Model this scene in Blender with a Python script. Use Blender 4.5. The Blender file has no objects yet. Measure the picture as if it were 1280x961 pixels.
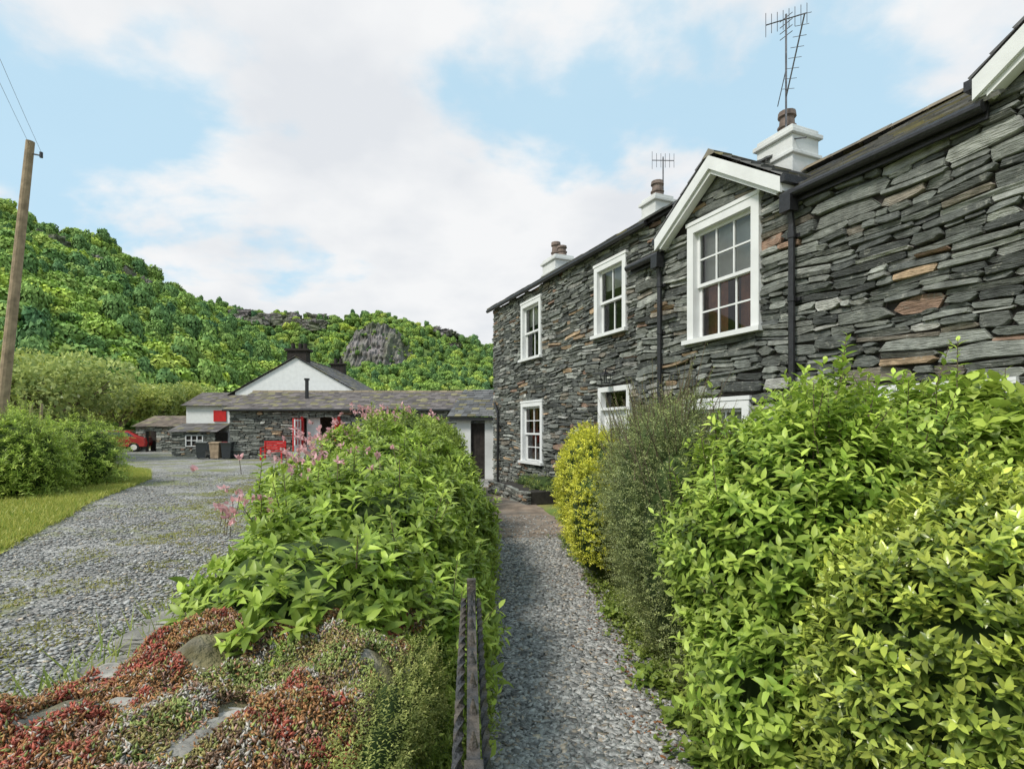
import bpy, math, random
import numpy as np
from mathutils import Vector, Matrix, noise
rng=np.random.default_rng(11); random.seed(11)
S=bpy.context.scene
S.view_settings.view_transform='Standard'; S.view_settings.look='None'; S.view_settings.exposure=0; S.view_settings.gamma=1
COL=S.collection
U=random.uniform
LF=np.array((1.06,.97,.84))
# ------------------------------------------------------------ materials
def newmat(name):
    m=bpy.data.materials.new(name); m.use_nodes=True
    nt=m.node_tree; b=nt.nodes['Principled BSDF']
    return m,nt,b
def N(nt,t,**k):
    n=nt.nodes.new(t)
    for a,v in k.items(): setattr(n,a,v)
    return n
def mat(name,col=(.5,.5,.5),rough=.8,ns=8,nv=.35,bump=.3,bs=30,attr=False,metal=0,spec=.3,col2=None,bdist=.02,stretch=None,lichen=None):
    m,nt,b=newmat(name); L=nt.links
    tc=N(nt,'ShaderNodeTexCoord')
    n1=N(nt,'ShaderNodeTexNoise'); n1.inputs['Scale'].default_value=ns; n1.inputs['Detail'].default_value=4
    L.new(tc.outputs['Object'],n1.inputs['Vector'])
    mr=N(nt,'ShaderNodeMapRange'); mr.inputs[1].default_value=.3; mr.inputs[2].default_value=.7
    mr.inputs[3].default_value=1-nv; mr.inputs[4].default_value=1+nv
    L.new(n1.outputs['Fac'],mr.inputs[0])
    mx=N(nt,'ShaderNodeMix',data_type='RGBA',blend_type='MULTIPLY'); mx.inputs[0].default_value=1
    if attr:
        a=N(nt,'ShaderNodeAttribute'); a.attribute_name='Col'; src=a.outputs['Color']
        if lichen:
            n3=N(nt,'ShaderNodeTexNoise'); n3.inputs['Scale'].default_value=14; n3.inputs['Detail'].default_value=5; n3.inputs['Roughness'].default_value=.7
            L.new(tc.outputs['Object'],n3.inputs['Vector'])
            r=N(nt,'ShaderNodeMapRange'); r.inputs[1].default_value=.58; r.inputs[2].default_value=.66; r.inputs[4].default_value=.65; L.new(n3.outputs['Fac'],r.inputs[0])
            m2=N(nt,'ShaderNodeMix',data_type='RGBA'); m2.inputs[7].default_value=(*lichen,1); L.new(r.outputs[0],m2.inputs[0]); L.new(src,m2.inputs[6]); src=m2.outputs[2]
        L.new(src,mx.inputs[6])
    elif col2:
        n3=N(nt,'ShaderNodeTexNoise'); n3.inputs['Scale'].default_value=ns*.35; n3.inputs['Detail'].default_value=4
        L.new(tc.outputs['Object'],n3.inputs['Vector'])
        r=N(nt,'ShaderNodeMapRange'); r.inputs[1].default_value=.42; r.inputs[2].default_value=.6; L.new(n3.outputs['Fac'],r.inputs[0])
        m2=N(nt,'ShaderNodeMix',data_type='RGBA'); m2.inputs[6].default_value=(*col,1); m2.inputs[7].default_value=(*col2,1)
        L.new(r.outputs[0],m2.inputs[0]); L.new(m2.outputs[2],mx.inputs[6])
    else: mx.inputs[6].default_value=(*col,1)
    L.new(mr.outputs[0],mx.inputs[7])
    L.new(mx.outputs[2],b.inputs['Base Color'])
    b.inputs['Roughness'].default_value=rough; b.inputs['Metallic'].default_value=metal
    b.inputs['Specular IOR Level'].default_value=spec
    if bump>0:
        n2=N(nt,'ShaderNodeTexNoise'); n2.inputs['Scale'].default_value=bs; n2.inputs['Detail'].default_value=4
        if stretch:
            mp=N(nt,'ShaderNodeMapping'); mp.inputs['Scale'].default_value=stretch; L.new(tc.outputs['Object'],mp.inputs[0]); L.new(mp.outputs[0],n2.inputs['Vector'])
        else: L.new(tc.outputs['Object'],n2.inputs['Vector'])
        bp=N(nt,'ShaderNodeBump'); bp.inputs['Strength'].default_value=bump; bp.inputs['Distance'].default_value=bdist
        L.new(n2.outputs['Fac'],bp.inputs['Height']); L.new(bp.outputs[0],b.inputs['Normal'])
    return m
def leafmat(name,rough=.5,trans=.3,rand=0,spec=.35):
    m,nt,b=newmat(name); L=nt.links
    a=N(nt,'ShaderNodeAttribute'); a.attribute_name='Col'
    src=a.outputs['Color']
    if rand:
        oi=N(nt,'ShaderNodeObjectInfo')
        cr=N(nt,'ShaderNodeValToRGB'); e=cr.color_ramp.elements
        e[0].position=0; e[0].color=(.62,.72,.8,1); e[1].position=1; e[1].color=(1.35,1.28,1.1,1)
        x=cr.color_ramp.elements.new(.5); x.color=(.95,1,1,1)
        L.new(oi.outputs['Random'],cr.inputs[0])
        mx=N(nt,'ShaderNodeMix',data_type='RGBA',blend_type='MULTIPLY'); mx.inputs[0].default_value=1
        L.new(src,mx.inputs[6]); L.new(cr.outputs[0],mx.inputs[7])
        ge=N(nt,'ShaderNodeNewGeometry'); no=N(nt,'ShaderNodeTexNoise'); no.inputs['Scale'].default_value=.022; no.inputs['Detail'].default_value=3; L.new(ge.outputs['Position'],no.inputs['Vector'])
        c2=N(nt,'ShaderNodeValToRGB'); e=c2.color_ramp.elements; e[0].position=.36; e[0].color=(.72,.84,.95,1); e[1].position=.62; e[1].color=(1.22,1.18,.9,1); L.new(no.outputs['Fac'],c2.inputs[0])
        m3=N(nt,'ShaderNodeMix',data_type='RGBA',blend_type='MULTIPLY'); m3.inputs[0].default_value=1; L.new(mx.outputs[2],m3.inputs[6]); L.new(c2.outputs[0],m3.inputs[7]); src=m3.outputs[2]
    L.new(src,b.inputs['Base Color']); b.inputs['Roughness'].default_value=rough
    b.inputs['Specular IOR Level'].default_value=spec
    if trans:
        tr=N(nt,'ShaderNodeBsdfTranslucent'); L.new(src,tr.inputs['Color'])
        ms=N(nt,'ShaderNodeMixShader'); ms.inputs[0].default_value=trans
        L.new(b.outputs[0],ms.inputs[1]); L.new(tr.outputs[0],ms.inputs[2])
        L.new(ms.outputs[0],nt.nodes['Material Output'].inputs['Surface'])
    return m
M={}
M['stone']=mat('slate_stone',attr=True,ns=9,nv=.35,bump=.9,bs=9,stretch=(1.2,2,9),rough=.75,lichen=(.31,.31,.27),bdist=.03)
M['slate']=mat('roof_slate',attr=True,ns=3,nv=.25,bump=.3,bs=25,rough=.65)
M['mortar']=mat('wall_core',(.042,.038,.033),.95)
M['white']=mat('white_paint',(.72,.73,.72),.45,ns=5,nv=.06,bump=.05)
M['render']=mat('white_render',(.58,.59,.58),.8,ns=1.5,nv=.14,bump=.3,bs=20)
M['black']=mat('black_iron',(.02,.02,.022),.35,ns=20,nv=.3,bump=.25,bs=60,spec=.5)
M['rust_iron']=mat('painted_iron',(.035,.036,.038),.5,ns=30,nv=.5,bump=.5,bs=90,col2=(.08,.065,.05),spec=.5)
M['pot']=mat('chimney_pot',(.17,.13,.11),.8,ns=6,nv=.4)
M['wood']=mat('weathered_wood',(.3,.225,.15),.85,ns=6,nv=.3,bump=.5,bs=20)
M['red']=mat('red_paint',(.5,.025,.025),.45,ns=6,nv=.15,bump=0)
M['alu']=mat('aerial_metal',(.12,.12,.13),.5,metal=.5)
M['dark']=mat('dark_interior',(.03,.025,.022),.9)
M['barn_inside']=mat('inside_wall',(.35,.3,.24),.9)  # plain pale finish of the barn interior, not a light source
M['reflection_curtain']=mat('reflection_curtain',(.4,.17,.1),.9,ns=5,nv=.5)  # curtain colour stands in for a brown-red reflection in the panes
M['blind']=mat('blind',(.75,.72,.68),.9,ns=3,nv=.08)
M['leaf']=leafmat('leaves',.42,.38,spec=.4); M['glossleaf']=leafmat('glossy_leaves',.28,.28,spec=.55)
M['treeleaf']=leafmat('woodland_leaves',.7,0,rand=1,spec=.1)
M['sedum']=leafmat('stonecrop',.5,0)
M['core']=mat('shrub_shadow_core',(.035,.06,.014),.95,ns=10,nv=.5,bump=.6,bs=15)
M['bark']=mat('bark',(.12,.09,.06),.9,ns=8,nv=.4,bump=.6,bs=12)
M['rock']=mat('crag_rock',(.24,.215,.21),.9,ns=.14,nv=.55,bump=1,bs=.35,bdist=5,stretch=(1,1,.4),col2=(.13,.14,.09))
M['concrete']=mat('concrete',(.38,.36,.33),.9)
M['hill']=mat('hill_ground',(.09,.15,.035),.95,ns=.05,nv=.4,bump=.5,bs=.2,col2=(.13,.19,.045),bdist=3)
M['grass']=mat('grass_ground',(.15,.22,.045),.95,ns=1.2,nv=.35,bump=.6,bs=14,col2=(.28,.23,.1),bdist=.05)
M['earth']=mat('damp_earth_paving',(.26,.2,.15),.85,ns=3,nv=.4,bump=.7,bs=18,col2=(.18,.155,.13))
M['chip']=mat('slate_chippings',attr=True,ns=30,nv=.2,bump=0,rough=.75)
M['tyre']=mat('tyre',(.02,.02,.02),.8)
m,nt,b=newmat('window_glass')
g=N(nt,'ShaderNodeBsdfGlossy'); g.inputs['Roughness'].default_value=.02; t=N(nt,'ShaderNodeBsdfTransparent'); t.inputs['Color'].default_value=(.8,.83,.82,1)
f=N(nt,'ShaderNodeFresnel'); f.inputs[0].default_value=1.5
ad=N(nt,'ShaderNodeMath',operation='MULTIPLY_ADD'); ad.inputs[1].default_value=1.1; ad.inputs[2].default_value=.02
ms=N(nt,'ShaderNodeMixShader'); nt.links.new(f.outputs[0],ad.inputs[0]); nt.links.new(ad.outputs[0],ms.inputs[0]); nt.links.new(t.outputs[0],ms.inputs[1]); nt.links.new(g.outputs[0],ms.inputs[2])
nt.links.new(ms.outputs[0],nt.nodes['Material Output'].inputs['Surface']); M['glass']=m
def carpaint(n,c):
    m,nt,b=newmat(n); b.inputs['Base Color'].default_value=(*c,1); b.inputs['Roughness'].default_value=.25; b.inputs['Coat Weight'].default_value=.6; return m
M['carred']=carpaint('car_paint_red',(.4,.025,.025)); M['carwhite']=carpaint('car_paint_white',(.7,.7,.7)); M['carglass']=carpaint('car_glass',(.02,.025,.03))
def gravel(name,green=.0,g0=.57):
    m,nt,b=newmat(name); L=nt.links
    tc=N(nt,'ShaderNodeTexCoord')
    v=N(nt,'ShaderNodeTexVoronoi'); v.inputs['Scale'].default_value=46; L.new(tc.outputs['Object'],v.inputs['Vector'])
    sp=N(nt,'ShaderNodeSeparateColor'); L.new(v.outputs['Color'],sp.inputs[0])
    cr=N(nt,'ShaderNodeValToRGB'); e=cr.color_ramp.elements
    e[0].color=(.1,.098,.092,1); e[1].color=(.54,.53,.5,1); x=e.new(.5); x.color=(.28,.275,.26,1); x=e.new(.8); x.color=(.36,.34,.305,1)
    L.new(sp.outputs[0],cr.inputs[0])
    n=N(nt,'ShaderNodeTexNoise'); n.inputs['Scale'].default_value=.6; n.inputs['Detail'].default_value=7; n.inputs['Roughness'].default_value=.72
    L.new(tc.outputs['Object'],n.inputs['Vector'])
    r=N(nt,'ShaderNodeMapRange'); r.inputs[1].default_value=g0; r.inputs[2].default_value=g0+.08; r.inputs[4].default_value=green; L.new(n.outputs['Fac'],r.inputs[0])
    n4=N(nt,'ShaderNodeTexNoise'); n4.inputs['Scale'].default_value=.9; n4.inputs['Detail'].default_value=6; n4.inputs['Roughness'].default_value=.65; L.new(tc.outputs['Object'],n4.inputs['Vector'])
    r4=N(nt,'ShaderNodeMapRange'); r4.inputs[1].default_value=.32; r4.inputs[2].default_value=.68; r4.inputs[3].default_value=.65; r4.inputs[4].default_value=1.25; L.new(n4.outputs['Fac'],r4.inputs[0])
    mm=N(nt,'ShaderNodeMix',data_type='RGBA',blend_type='MULTIPLY'); mm.inputs[0].default_value=1; L.new(cr.outputs[0],mm.inputs[6]); L.new(r4.outputs[0],mm.inputs[7])
    mx=N(nt,'ShaderNodeMix',data_type='RGBA'); mx.inputs[7].default_value=(.2,.21,.075,1)
    L.new(r.outputs[0],mx.inputs[0]); L.new(mm.outputs[2],mx.inputs[6]); L.new(mx.outputs[2],b.inputs['Base Color'])
    b.inputs['Roughness'].default_value=.85; b.inputs['Specular IOR Level'].default_value=.15
    bp=N(nt,'ShaderNodeBump'); bp.invert=True; bp.inputs['Strength'].default_value=.9; bp.inputs['Distance'].default_value=.014
    L.new(v.outputs['Distance'],bp.inputs['Height']); L.new(bp.outputs[0],b.inputs['Normal'])
    return m
M['gravel']=gravel('slate_gravel',.1); M['drive']=gravel('drive_gravel',.85,.5)
# ------------------------------------------------------------ mesh helpers
def link(o,parent=None):
    COL.objects.link(o)
    if parent: o.parent=parent
    return o
def empty(name,loc=(0,0,0),rot=0):
    o=bpy.data.objects.new(name,None); o.location=loc; o.rotation_euler=(0,0,rot); COL.objects.link(o); return o
def npmesh(name,V,F,mat,C=None,parent=None,smooth=False,linkit=True):
    me=bpy.data.meshes.new(name)
    V=np.asarray(V,dtype=np.float32); me.vertices.add(len(V)); me.vertices.foreach_set('co',V.ravel())
    F=[np.asarray(f,dtype=np.int32) for f in F if len(f)]
    flat=np.concatenate([f.ravel() for f in F]); tot=np.concatenate([np.full(len(f),f.shape[1],dtype=np.int32) for f in F])
    st=np.concatenate([[0],np.cumsum(tot)[:-1]]).astype(np.int32)
    me.loops.add(len(flat)); me.loops.foreach_set('vertex_index',flat)
    me.polygons.add(len(tot)); me.polygons.foreach_set('loop_start',st)
    if smooth: me.polygons.foreach_set('use_smooth',np.ones(len(tot),dtype=bool))
    me.update(calc_edges=True)
    if C is not None:
        a=me.color_attributes.new(name='Col',type='FLOAT_COLOR',domain='POINT')
        C4=np.ones((len(V),4),dtype=np.float32); C4[:,:3]=C; a.data.foreach_set('color',C4.ravel())
    me.materials.append(mat)
    o=bpy.data.objects.new(name,me)
    if linkit: link(o,parent)
    return o
class MB:
    def __init__(s): s.v=[];s.f=[];s.c=[]
    def add(s,vs,fs,c=(1,1,1)):
        n=len(s.v); s.v+= [tuple(v) for v in vs]; s.f+=[tuple(i+n for i in f) for f in fs]; s.c+=[c]*len(vs)
    def box(s,x0,x1,y0,y1,z0,z1,c=(1,1,1)):
        s.add([(x0,y0,z0),(x1,y0,z0),(x1,y1,z0),(x0,y1,z0),(x0,y0,z1),(x1,y0,z1),(x1,y1,z1),(x0,y1,z1)],
          [(0,3,2,1),(4,5,6,7),(0,1,5,4),(1,2,6,5),(2,3,7,6),(3,0,4,7)],c)
    def cyl(s,p0,p1,r,r2=None,n=10,c=(1,1,1)):
        r2=r if r2 is None else r2
        p0=Vector(p0);p1=Vector(p1);d=(p1-p0).normalized(); a=d.orthogonal().normalized(); b=d.cross(a)
        vs=[];
        for p,rr in((p0,r),(p1,r2)):
            for i in range(n):
                t=2*math.pi*i/n; vs.append(p+a*math.cos(t)*rr+b*math.sin(t)*rr)
        fs=[(i,(i+1)%n,n+(i+1)%n,n+i) for i in range(n)]+[tuple(range(n))[::-1],tuple(range(n,2*n))]
        s.add(vs,fs,c)
    def prism(s,pts,axis,a,b,c=(1,1,1)):
        n=len(pts)
        f=(lambda p,t:(t,p[0],p[1])) if axis=='x' else (lambda p,t:(p[0],t,p[1]))
        vs=[f(p,a) for p in pts]+[f(p,b) for p in pts]
        s.add(vs,[tuple(range(n)),tuple(range(n,2*n))[::-1]]+[(i,(i+1)%n,n+(i+1)%n,n+i)[::-1] for i in range(n)],c)
    def obj(s,name,mat,parent=None,smooth=False,bevel=0):
        me=bpy.data.meshes.new(name); me.from_pydata(s.v,[],s.f); me.update()
        a=me.color_attributes.new(name='Col',type='FLOAT_COLOR',domain='POINT')
        a.data.foreach_set('color',[x for c in s.c for x in (*c,1)])
        me.materials.append(mat)
        if smooth:
            for p in me.polygons: p.use_smooth=True
        o=bpy.data.objects.new(name,me); link(o,parent)
        if bevel:
            b=o.modifiers.new('b','BEVEL'); b.width=bevel; b.segments=2; b.limit_method='ANGLE'
        return o
PAL=[((.14,.15,.135),32),((.195,.205,.182),26),((.088,.094,.088),17),((.275,.285,.257),13),((.23,.205,.165),6),((.35,.255,.16),3.2),((.24,.16,.115),2.6),((.35,.35,.32),5)]
PC=[p[0] for p in PAL];PW=[p[1] for p in PAL]
def warp(x,z): return .02*math.sin(x*1.1+z*1.7)+.014*math.sin(x*2.7-z*2.1+1)+.01*math.sin(x*6+z*5)
def stone(mb,x0,x1,z0,z1,y=0,prot=.05):
    w=x1-x0;h=z1-z0; cx=(x0+x1)/2;cz=(z0+z1)/2
    if w<.02 or h<.01: return
    e=min(.3,h*.8/w); 
    a=U(0.1,1)*e;b=U(0.1,1)*e
    P=[(0,U(.1,.6)),(a,U(0,.14)),(U(.35,.65),U(-.1,.16)),(1-b,U(0,.16)),(1,U(.1,.7)),(1-b*U(.1,1),U(.86,1)),(U(.35,.65),U(.86,1.12)),(a*U(.1,1),U(.86,1))]
    rot=U(-.07,.07); pr=U(.1,1)**1.2*prot; tlt=U(-.014,.014); tl2=U(-.014,.012)
    c=random.choices(PC,PW)[0]; k=U(.6,1.4); c=tuple(v*k for v in c)
    vs=[]
    for ring,(ins,yy) in enumerate(((0,.06),(0,-pr*.7),(.12,-pr))):
        for (u,v) in P:
            du=(u-.5)*w; dv=(v-.5)*h
            if ins:
                du*= 1-min(.2,.1*h/w+.01); dv*=1-.16
            X=cx+du; Z=cz+dv+rot*du
            vs.append((X,y+yy+(tlt*(u*2-1)+tl2*(v*2-1) if ring==2 else 0)+U(-.004,.004),Z+warp(X,Z)))
    n=8
    fs=[]
    for r in (0,1):
        for i in range(n):
            j=(i+1)%n; fs.append((r*n+i,r*n+j,(r+1)*n+j,(r+1)*n+i))
    fs.append(tuple(range(2*n,3*n)))
    mb.add(vs,fs,c)
def stonewall(mb,x0,x1,z0,z1,ops=(),y=0,top=None,hr=(.05,.13),lr=(.22,.75),prot=.05):
    z=z0
    while z<z1-.02:
        h=U(*hr)
        if z+h>z1: h=max(.03,z1-z)
        zc=z+h/2
        iv=[(x0,x1)]
        for (a,b,c,d) in ops:
            if c-.02<zc<d+.02:
                ni=[]
                for (p,q) in iv:
                    if b<=p or a>=q: ni.append((p,q)); continue
                    if a>p: ni.append((p,a))
                    if b<q: ni.append((b,q))
                iv=ni
        for p,q in iv:
            x=p
            while x<q-.01:
                l=U(*lr)*(.6+.5*h/hr[1])*random.choice((.45,.7,1,1.2)); e=x+l
                if q-e<lr[0]*.6: e=q
                if top is None or z+h<top((x+e)/2)+.02:
                    if h>hr[0]*1.5 and random.random()<.65:
                        k=U(.3,.7); 
                        m_=x+(e-x)*U(.3,.7)
                        if random.random()<.35 and e-x>.3:
                            stone(mb,x+.003,m_-.003,z+.001,z+h*k-.002,y,prot); stone(mb,m_+.003,e-.003,z+.001,z+h*k-.002,y,prot)
                        else: stone(mb,x+.003,e-.003,z+.001,z+h*k-.002,y,prot)
                        m_=x+(e-x)*U(.3,.7)
                        if random.random()<.45 and e-x>.3:
                            stone(mb,x+.003,m_-.003,z+h*k+.001,z+h-.002,y,prot); stone(mb,m_+.003,e-.003,z+h*k+.001,z+h-.002,y,prot)
                        else: stone(mb,x+.003,e-.003,z+h*k+.001,z+h-.002,y,prot)
                    else: stone(mb,x+.003,e-.003,z+.001,z+h-.002,y,prot)
                x=e
        z+=h
def holewall(mb,x0,x1,z0,z1,ops,y0,y1):
    xs=sorted({x0,x1,*[o[0] for o in ops],*[o[1] for o in ops]}); zs=sorted({z0,z1,*[o[2] for o in ops],*[o[3] for o in ops]})
    xs=[x for x in xs if x0<=x<=x1]; zs=[z for z in zs if z0<=z<=z1]
    for i in range(len(xs)-1):
        for j in range(len(zs)-1):
            cx=(xs[i]+xs[i+1])/2;cz=(zs[j]+zs[j+1])/2
            if any(a<cx<b and c<cz<d for a,b,c,d in ops): continue
            mb.box(xs[i],xs[i+1],y0,y1,zs[j],zs[j+1])
def slates(mb,o,u,v,lu,lv,sw=.28,ex=.2,base=(.14,.14,.14),var=.35,moss=.15):
    o=Vector(o);u=Vector(u).normalized();v=Vector(v).normalized();n=u.cross(v)
    if n.z<0:n=-n
    r=0;t=0
    while t<lv:
        x=-(r%2)*sw*.5
        while x<lu:
            w=sw*U(.75,1.25); a=max(0,x); b=min(lu,x+w)
            if b-a>.03:
                k=1+U(-var,var); c=tuple(q*k for q in base)
                if random.random()<moss: c=(.2*k,.18*k,.1*k)
                e=min(t+ex*1.15,lv); lo=.022+U(0,.012)
                p=[o+u*(a+.004)+v*t,o+u*(b-.004)+v*t,o+u*(b-.004)+v*e,o+u*(a+.004)+v*e]
                vs=p+[p[0]+n*(lo+.0),p[1]+n*(lo+U(0,.006)),p[2]+n*.008,p[3]+n*.008]
                mb.add(vs,[(4,5,6,7),(0,1,5,4),(1,2,6,5),(2,3,7,6),(3,0,4,7)],c)
            x+=w
        t+=ex; r+=1
def sash(parent,nm,x0,x1,z0,z1,y,cols,rows,arch=.11,blind=.5,cur=True):
    fr=MB()
    yf=y-.05
    fr.box(x0,x0+arch,yf,y+.12,z0,z1); fr.box(x1-arch,x1,yf,y+.12,z0,z1)
    fr.box(x0-.02,x1+.02,yf-.01,y+.12,z1,z1+.05); fr.box(x0+arch,x1-arch,yf,y+.12,z1-arch*.9,z1-.001)
    fr.box(x0-.05,x1+.05,yf-.06,y+.12,z0-.06,z0); 
    a=x0+arch;b=x1-arch;c=z0;d=z1-arch*.9; mid=(c+d)/2
    for k,(p,q,yy) in enumerate(((c,mid+.02,y+.07),(mid-.02,d,y+.03))):
        st=.045
        fr.box(a,a+st,yy,yy+.04,p,q);fr.box(b-st,b,yy,yy+.04,p,q)
        fr.box(a+st,b-st,yy,yy+.04,p,p+st);fr.box(a+st,b-st,yy,yy+.04,q-st,q)
        for i in range(1,cols):
            xx=a+st+(b-a-2*st)*i/cols; fr.box(xx-.011,xx+.011,yy+.003,yy+.037,p+st,q-st)
        for j in range(1,rows//2):
            zz=p+st+(q-p-2*st)*j/(rows//2); fr.box(a+st,b-st,yy+.006,yy+.034,zz-.011,zz+.011)
    fr.obj(nm+'_frame',M['white'],parent)
    g=MB(); g.add([(a,y+.09,c),(b,y+.09,c),(b,y+.09,mid),(a,y+.09,mid)],[(0,1,2,3)]); g.add([(a,y+.05,mid),(b,y+.05,mid),(b,y+.05,d),(a,y+.05,d)],[(0,1,2,3)])
    g.obj(nm+'_glass',M['glass'],parent)
    if blind:
        q=MB(); zz=d-(d-c)*blind; q.box(a,b,y+.16,y+.165,zz,d+.05); q.obj(nm+'_blind',M['blind'],parent)
    if cur:
        q=MB(); n=14
        for side in (0,1):
            w=(b-a)*.42; xs=a-.03 if side==0 else b-w+.03
            for i in range(n):
                xx=xs+w*i/n; yy=y+.2+.03*(i%2); y2=y+.2+.03*((i+1)%2)
                q.add([(xx,yy,c-.1),(xx+w/n,y2,c-.1),(xx+w/n,y2,d+.1),(xx,yy,d+.1)],[(0,1,2,3)])
        q.obj(nm+'_reflection_curtains',M['reflection_curtain'],parent)
# ------------------------------------------------------------ leaves
def nrm(a): return a/np.maximum(np.linalg.norm(a,axis=-1,keepdims=True),1e-6)
def leaves(name,P,D,Nn,L,W,C,mat,droop=.25,simple=False,parent=None,linkit=True,lf=None):
    C=C*(LF if lf is None else lf)
    D=nrm(D); Nn=nrm(Nn-(Nn*D).sum(-1,keepdims=True)*D); Sd=np.cross(D,Nn)
    if simple:
        T=np.array([(0,0,0),(.5,.45,.03),(0,1,-droop),(-.5,.45,.03)]); F4=np.array([(0,1,2,3)]);F3=np.zeros((0,3),int)
    else:
        T=np.array([(0,0,0),(0,.33,-.02),(0,.68,-droop*.42),(0,1,-droop),(.46,.3,.05),(.38,.66,.03-droop*.4),(-.46,.3,.05),(-.38,.66,.03-droop*.4)])
        F4=np.array([(1,4,5,2),(1,2,7,6)]);F3=np.array([(0,4,1),(2,5,3),(0,1,6),(2,3,7)])
    n=len(P);k=len(T)
    L=np.broadcast_to(L,(n,));W=np.broadcast_to(W,(n,))
    V=P[:,None,:]+L[:,None,None]*T[None,:,1,None]*D[:,None,:]+(L*W)[:,None,None]*T[None,:,0,None]*Sd[:,None,:]+L[:,None,None]*T[None,:,2,None]*Nn[:,None,:]
    off=(np.arange(n)*k)[:,None,None]
    f4=(F4[None]+off).reshape(-1,4); f3=(F3[None]+off).reshape(-1,3)
    Cc=np.repeat(C,k,axis=0)
    return npmesh(name,V.reshape(-1,3),[f4,f3],mat,Cc,parent,linkit=linkit)
def blobfield(p):
    x,y,z=p[:,0],p[:,1],p[:,2]
    return .5*np.sin(5.1*x+1.3*np.sin(4*y))*np.sin(4.3*y+z)+.35*np.sin(9*x+2)*np.sin(8.2*z+y*3)+.25*np.sin(15*y+4*x)*np.sin(13*z+1)
def blobs_sample(B,n,lo=.78,hi=1.03,zmin=.03,lump=.09):
    B=np.array(B,float); A=(B[:,3]*B[:,4]+B[:,4]*B[:,5]+B[:,3]*B[:,5]); 
    idx=rng.choice(len(B),size=n*3,p=A/A.sum())
    d=nrm(rng.normal(size=(n*3,3))); c=B[idx,:3]; r=B[idx,3:]
    p=c+d*r; k=1+lump*blobfield(p); p=c+d*r*(k*rng.uniform(lo,hi,n*3))[:,None]
    nn=nrm(d/r)
    ok=p[:,2]>zmin
    for j in range(len(B)):
        q=((p-B[j,:3])/B[j,3:]); f=(q**2).sum(1)
        ok&=~((f<.55)&(idx!=j))
    p=p[ok][:n]; nn=nn[ok][:n]
    return p,nn
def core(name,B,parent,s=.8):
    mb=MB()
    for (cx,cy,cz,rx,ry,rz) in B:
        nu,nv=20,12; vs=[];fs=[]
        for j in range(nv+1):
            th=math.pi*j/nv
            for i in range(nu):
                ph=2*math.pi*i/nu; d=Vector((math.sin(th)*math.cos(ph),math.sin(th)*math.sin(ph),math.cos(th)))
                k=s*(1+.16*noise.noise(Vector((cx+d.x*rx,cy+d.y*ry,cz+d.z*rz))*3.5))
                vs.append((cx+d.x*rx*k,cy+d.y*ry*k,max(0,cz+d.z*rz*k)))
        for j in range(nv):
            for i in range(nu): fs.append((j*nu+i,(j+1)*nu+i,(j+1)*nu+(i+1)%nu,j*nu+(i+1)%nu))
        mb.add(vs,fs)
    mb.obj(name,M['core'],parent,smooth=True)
def shoots(P,D,length,n,L,W,cA,cB,spread=1.,bend=.15,up=.1,cv=.25,taper=.4,hue=None):
    m=len(P); D=nrm(D); length=np.broadcast_to(length,(m,))
    t=(np.arange(n)+.3)/n
    a=nrm(np.cross(D,rng.normal(size=(m,3)))); b=np.cross(D,a)
    az=np.arange(n)[None,:]*2.4+rng.uniform(0,6.28,(m,1))+rng.normal(0,.3,(m,n))
    pos=P[:,None,:]+D[:,None,:]*(length[:,None]*t)[:,:,None]+np.array([0,0,-1])*(bend*length[:,None]*t**2)[:,:,None]
    rad=np.cos(az)[:,:,None]*a[:,None,:]+np.sin(az)[:,:,None]*b[:,None,:]
    ld=D[:,None,:]*(.25+.8*t)[None,:,None]+rad*spread+np.array([0,0,up])+rng.normal(0,.18,(m,n,3))
    ln=D[:,None,:]*1.0+np.array([0,0,.6])+rng.normal(0,.25,(m,n,3))
    LL=L*(1-taper*np.abs(t-.35))[None,:]*rng.uniform(.7,1.15,(m,n))
    cA=np.array(cA);cB=np.array(cB)
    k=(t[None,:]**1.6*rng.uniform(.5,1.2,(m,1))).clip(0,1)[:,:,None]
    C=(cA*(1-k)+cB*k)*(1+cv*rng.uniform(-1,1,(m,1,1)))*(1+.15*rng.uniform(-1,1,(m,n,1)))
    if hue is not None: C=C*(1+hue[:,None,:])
    return pos.reshape(-1,3),ld.reshape(-1,3),ln.reshape(-1,3),LL.ravel(),np.full(m*n,W),C.reshape(-1,3)
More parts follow.
